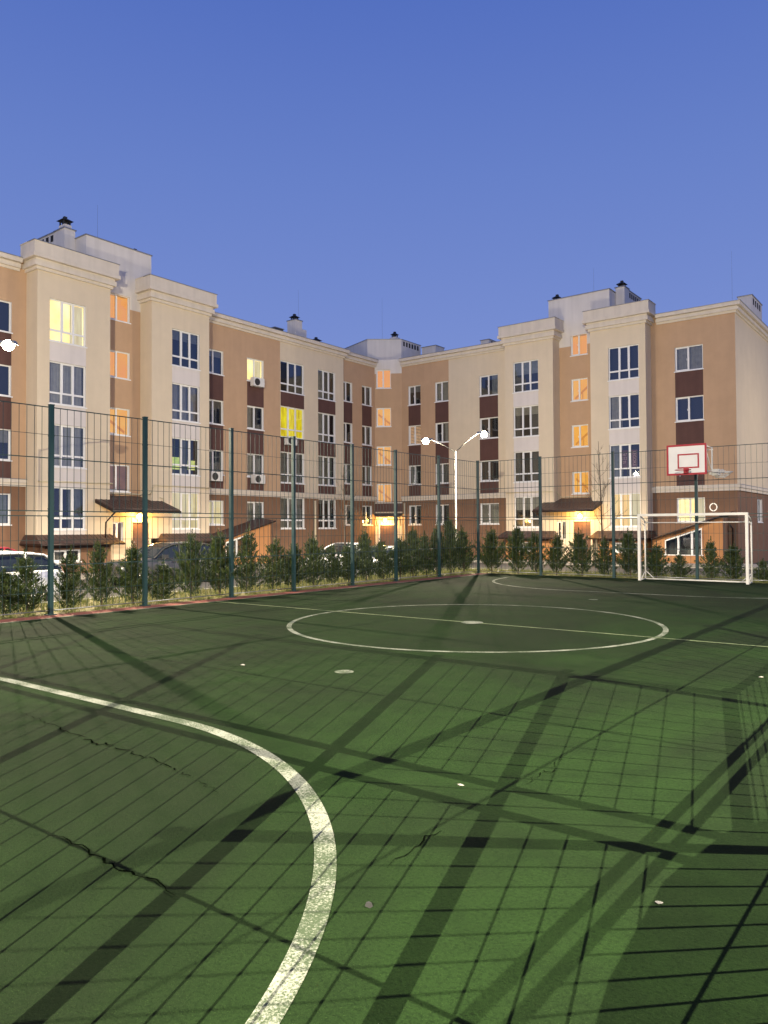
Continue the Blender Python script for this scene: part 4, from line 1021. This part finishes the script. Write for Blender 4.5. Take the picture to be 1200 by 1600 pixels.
wall_lamp(FR, -19.1, .98, 2.40, 'glowing yellow lamp over the right building entrance under the brown canopy', 230)

def street_lamp(x, y, heads, zt, label, watts, lit=None, base=zg, rad=.09, col=(1.0, .84, .60), spot=None, blend=.12, extra=0):
    r = root('street_lamp', (x, y, base), label, 'street lamp', 'street lamps round the court')
    b = MB(); b.tube([(x, y, base), (x, y, base+1.2), (x, y, base+1.21), (x, y, zt)], [.07, .07, .045, .032], 10); b.tube([(x, y, base), (x, y, base+.03)], .16, 10); build(b, 'pole', M['polem'], r)
    for i, (hx, hy, hz) in enumerate(heads):
        b = MB(); d = Vector((hx-x, hy-y, 0)); L = d.length; d.normalize()
        b.tube([(x, y, zt-.05), (x+d.x*L*.35, y+d.y*L*.35, zt+(hz-zt)*.5), (x+d.x*(L-.3), y+d.y*(L-.3), hz+.03)], .026, 6); build(b, 'arm', M['polem'], r)
        s = Vector((-d.y, d.x, 0)); q = Vector((hx, hy, hz))
        b = MB(); b.prism([q-d*.34-s*.09+Vector((0,0,0)), q-d*.34+s*.09, q+d*.24+s*.12, q+d*.24-s*.12], [q-d*.34-s*.05+Vector((0,0,.10)), q-d*.34+s*.05+Vector((0,0,.10)), q+d*.2+s*.07+Vector((0,0,.10)), q+d*.2-s*.07+Vector((0,0,.10))])
        h = build(b, 'lamp_head', M['galv'], r)
        on_ = lit is None or lit[i]
        g = MB(); g.sphere((hx, hy, hz-.03), .165, 14, None, .95)
        lens = build(g, 'lamp_lens', M['bulb_w'] if on_ else M['hl'], h, False)
        if on_:
            w_ = watts[i] if isinstance(watts, (tuple, list)) else watts
            pl = plight('lamp_light', (hx, hy, hz-.24), w_, col, rad, r, spot, blend)
            if extra: plight('lamp_light', (hx, hy, hz-.24), extra if i == 0 else extra*.4, col, rad, r)
    return r
# positions fitted from the shadows of the fence posts, except the end wall lamp
street_lamp(-23.4, 9.4, [(-21.8, 10.72, 7.05)], 6.5, 'street lamp with a bright head at the left edge beyond the parked cars', 12500, spot=160, blend=.35, rad=.04, extra=3000)
street_lamp(-19.6, 31.25, [(-18.5, 32.1, 6.26), (-20.75, 30.4, 5.95)], 5.42, 'distant twin armed street lamp in front of the inner corner of the building', (9000, 2600), spot=168, blend=.35, rad=.03, extra=1900)
street_lamp(5.0, -13.4, [(3.4, -12.8, 9.4)], 8.9, 'tall street lamp standing behind the near end of the court', 58000, spot=150, blend=.2, rad=.010, col=(1.0, .88, .66), extra=52000)
street_lamp(5.4, 7.5, [(3.6, 7.3, 7.73)], 7.3, 'street lamp standing beyond the right side of the court', 15000, rad=.010, col=(1.0, .88, .66), spot=158)
street_lamp(3.0, 51.0, [(1.2, 50.6, 7.4)], 7.0, 'street lamp added out of view to brighten the end wall of the right wing', 4200)  # added unseen lamp, placed to lift the end wall's brightness

# ------------------------------------------------------------------ cars
def lofted(mb, secs, m=None, caps=True, smooth=True):
    n = len(secs[0]); vs = [p for s in secs for p in s]; fs = []
    for i in range(len(secs)-1):
        for k in range(n-1): fs.append((i*n+k, i*n+k+1, (i+1)*n+k+1, (i+1)*n+k))
    mb.grid(vs, fs, m, smooth)
    if caps: mb.face(secs[0][::-1], m); mb.face(secs[-1], m)
def interp(tab, x):
    for (a, u), (b_, v) in zip(tab, tab[1:]):
        if a <= x <= b_: t = (x-a)/(b_-a); t = t*t*(3-2*t)*.4+t*.6; return u+(v-u)*t
    return tab[0][1] if x < tab[0][0] else tab[-1][1]
def car(x, y, deg, paint, label, kind='suv', L=4.6, Wd=1.84, H=1.66, name='parked_car', group='cars parked beside the building'):
    r = root(name, (x, y, zg), label, 'car', group, R(deg))
    if kind == 'suv':
        belt = [(0, .78), (.02, .88), (.10, .98), (.27, 1.06), (.5, 1.07), (.8, 1.10), (.97, 1.10), (1, .98)]
        roofz = [(.27, 1.06), (.40, 1.53), (.50, H-.02), (.70, H), (.86, H-.06), (.97, 1.15)]; gx0, gx1 = .27, .97
    elif kind == 'hatch':
        belt = [(0, .62), (.03, .74), (.12, .86), (.26, .96), (.5, .98), (.8, 1.02), (.97, 1.02), (1, .9)]
        roofz = [(.24, .96), (.38, 1.38), (.50, H-.02), (.68, H), (.88, H-.09), (.98, 1.05)]; gx0, gx1 = .24, .98
    else:
        belt = [(0, .58), (.03, .70), (.12, .82), (.29, .94), (.5, .95), (.76, .98), (.97, .98), (1, .86)]
        roofz = [(.27, .94), (.42, 1.36), (.52, H-.01), (.64, H-.01), (.72, H-.08), (.86, 1.0)]; gx0, gx1 = .27, .86
    hw = Wd/2
    plan = [(0, .74), (.04, .90), (.14, .99), (.5, 1.0), (.86, .99), (.96, .93), (1, .82)]
    X = lambda t: L*(.5-t)              # front is +x
    b = MB(); secs = []
    N = 30
    for i in range(N+1):
        t = i/N; w = hw*interp(plan, t); zb = interp(belt, t); lo = .24 if .08 < t < .92 else .34
        half = [(w*.90, lo), (w*.98, lo+.12), (w*1.0, lo+(zb-lo)*.45), (w*.985, lo+(zb-lo)*.72), (w*.94, zb-.03), (w*.80, zb+.012), (w*.4, zb+.03)]
        ring = [(X(t), -yy, zz) for yy, zz in half]+[(X(t), 0, zb+.035)]+[(X(t), yy, zz) for yy, zz in reversed(half)]+[(X(t), 0, lo-.02)]+[(X(t), -half[0][0], half[0][1])]
        secs.append(ring)
    lofted(b, secs); build(b, 'body', paint, r, False)
    g = MB(); secs = []; rp = MB(); rs = []
    for i in range(25):
        t = gx0+(gx1-gx0)*i/24; w = hw*interp(plan, t); zb = interp(belt, t)-.02; zt = max(zb+.01, interp(roofz, t)); k = (zt-zb)/(H-zb)
        wt = w*(.93-.19*k)
        secs.append([(X(t), -w*.93, zb), (X(t), -(w*.93*.5+wt*.5)-.01, (zb+zt)/2), (X(t), -wt, zt-.06*k), (X(t), -wt*.75, zt-.012), (X(t), 0, zt), (X(t), wt*.75, zt-.012), (X(t), wt, zt-.06*k), (X(t), w*.93*.5+wt*.5+.01, (zb+zt)/2), (X(t), w*.93, zb)])
        if k > .90: rs.append([(X(t), -wt-.006, zt-.075), (X(t), -wt*.96, zt-.03), (X(t), -wt*.72, zt+.004), (X(t), 0, zt+.016), (X(t), wt*.72, zt+.004), (X(t), wt*.96, zt-.03), (X(t), wt+.006, zt-.075)])
    lofted(g, secs, None, False); build(g, 'window_glass', M['cglass'], r, False)
    lofted(rp, rs, None, False); build(rp, 'roof', paint, r, False)
    p = MB()
    def side(t, f):      # point on the glass side at station t, height fraction f
        w = hw*interp(plan, t); zb = interp(belt, t)-.02; zt = max(zb+.01, interp(roofz, t)); k = (zt-zb)/(H-zb); wt = w*(.93-.19*k)
        return (X(t), w*.93+(wt-w*.93)*f+.012, zb+(zt-.05*k-zb)*f)
    for s in (1, -1):
        m_ = lambda q: (q[0], q[1]*s, q[2])
        rl = [m_(side(t, 1)) for t in [gx0+.01+(gx1-gx0-.02)*k/14 for k in range(15)]]; p.tube(rl, .030, 6)
        for t, tt, w_ in ((.53, .54, .032), (.74 if kind != 'sedan' else .70, .75 if kind != 'sedan' else .70, .045)): p.tube([m_(side(t, 0)), m_(side(tt, 1))], w_, 6)
    build(p, 'pillars', paint if paint is not M['p_dark'] else M['blackp'], r, False)
    c = MB()
    for s in (1, -1): c.tube([(side(t, 0)[0], (side(t, 0)[1]+.012)*s, side(t, 0)[2]+.015) for t in [gx0+.03+(gx1-gx0-.06)*k/10 for k in range(11)]], .010, 4)
    build(c, 'window_trim', M['chrome'], r, False)
    wr = .335
    for t in (.175, .80):
        for s in (1, -1):
            xx = X(t); yy = hw*.97*s
            w_ = MB(); w_.tube([(xx, yy-.19*s, wr), (xx, yy+.015*s, wr)], wr, 22); o = build(w_, 'tyre', M['tyre'], r, False)
            w_ = MB(); w_.tube([(xx, yy+.016*s, wr), (xx, yy+.022*s, wr)], wr*.66, 18)
            for k in range(5): a = k*1.2566; w_.tube([(xx, yy+.03*s, wr), (xx+wr*.62*math.cos(a), yy+.026*s, wr+wr*.62*math.sin(a))], .028, 4)
            build(w_, 'rim', M['rim'], o, False)
    for s in (1, -1):
        h = MB(); h.prism([(L*.5-.05, s*hw*.50, .62), (L*.5-.36, s*hw*.90, .66), (L*.5-.46, s*hw*.93, .70), (L*.5-.10, s*hw*.50, .68)] if s > 0 else [(L*.5-.10, s*hw*.50, .68), (L*.5-.46, s*hw*.93, .70), (L*.5-.36, s*hw*.90, .66), (L*.5-.05, s*hw*.50, .62)],
                          [(L*.5-.07, s*hw*.50, .76), (L*.5-.38, s*hw*.92, .80), (L*.5-.50, s*hw*.94, .82), (L*.5-.16, s*hw*.50, .80)] if s > 0 else [(L*.5-.16, s*hw*.50, .80), (L*.5-.50, s*hw*.94, .82), (L*.5-.38, s*hw*.92, .80), (L*.5-.07, s*hw*.50, .76)])
        build(h, 'headlight', M['hl'], r, False)
        h = MB(); h.box((-L*.5+.02, s*hw*.62-.12, .80), (-L*.5+.14, s*hw*.62+.14, 1.0)); build(h, 'tail_light', M['tl'], r, False)
        h = MB(); t = gx0+.09; q = side(t, 0); h.box((q[0]-.10, (q[1]+.02) if s > 0 else -(q[1]+.22), q[2]+.02), (q[0]+.06, (q[1]+.22) if s > 0 else -(q[1]+.02), q[2]+.17)); build(h, 'mirror', paint, r, False)
        h = MB()
        for t in (.47, .68): q = side(t, 0); h.box((q[0]-.10, min(s*(hw*.985), s*(hw*1.005)), q[2]-.14), (q[0]+.10, max(s*(hw*.985), s*(hw*1.015)), q[2]-.11))
        build(h, 'door_handle', paint, r, False)
    h = MB(); h.box((L*.5-.07, -.42, .40), (L*.5-.005, .42, .58)); build(h, 'grille', M['blackp'], r, False)
    h = MB(); h.box((-L*.5-.01, -.26, .55), (-L*.5+.03, .26, .67)); build(h, 'number_plate', M['sign'], r, False)
    return r
car(-21.6, 9.6, -90, M['p_white'], 'large white car at the left edge, nearest to the court behind the thujas', 'suv', 4.7, 1.84, 1.62)
car(-27.0, 13.0, 90, M['p_red'], 'red car parked behind the large white car', 'hatch', 4.1, 1.76, 1.66)
car(-26.2, 19.3, -90, M['p_dark'], 'dark graphite sport utility car seen side on beyond the thujas', 'suv', 4.9, 1.86, 1.68)
car(-25.0, 29.2, -90, M['p_white'], 'white saloon, left one of the two pale cars beyond the thujas', 'sedan', 4.4, 1.78, 1.50)
car(-21.2, 27.2, -90, M['p_silver'], 'silver grey saloon, right one of the two pale cars beyond the thujas', 'sedan', 4.3, 1.76, 1.42)
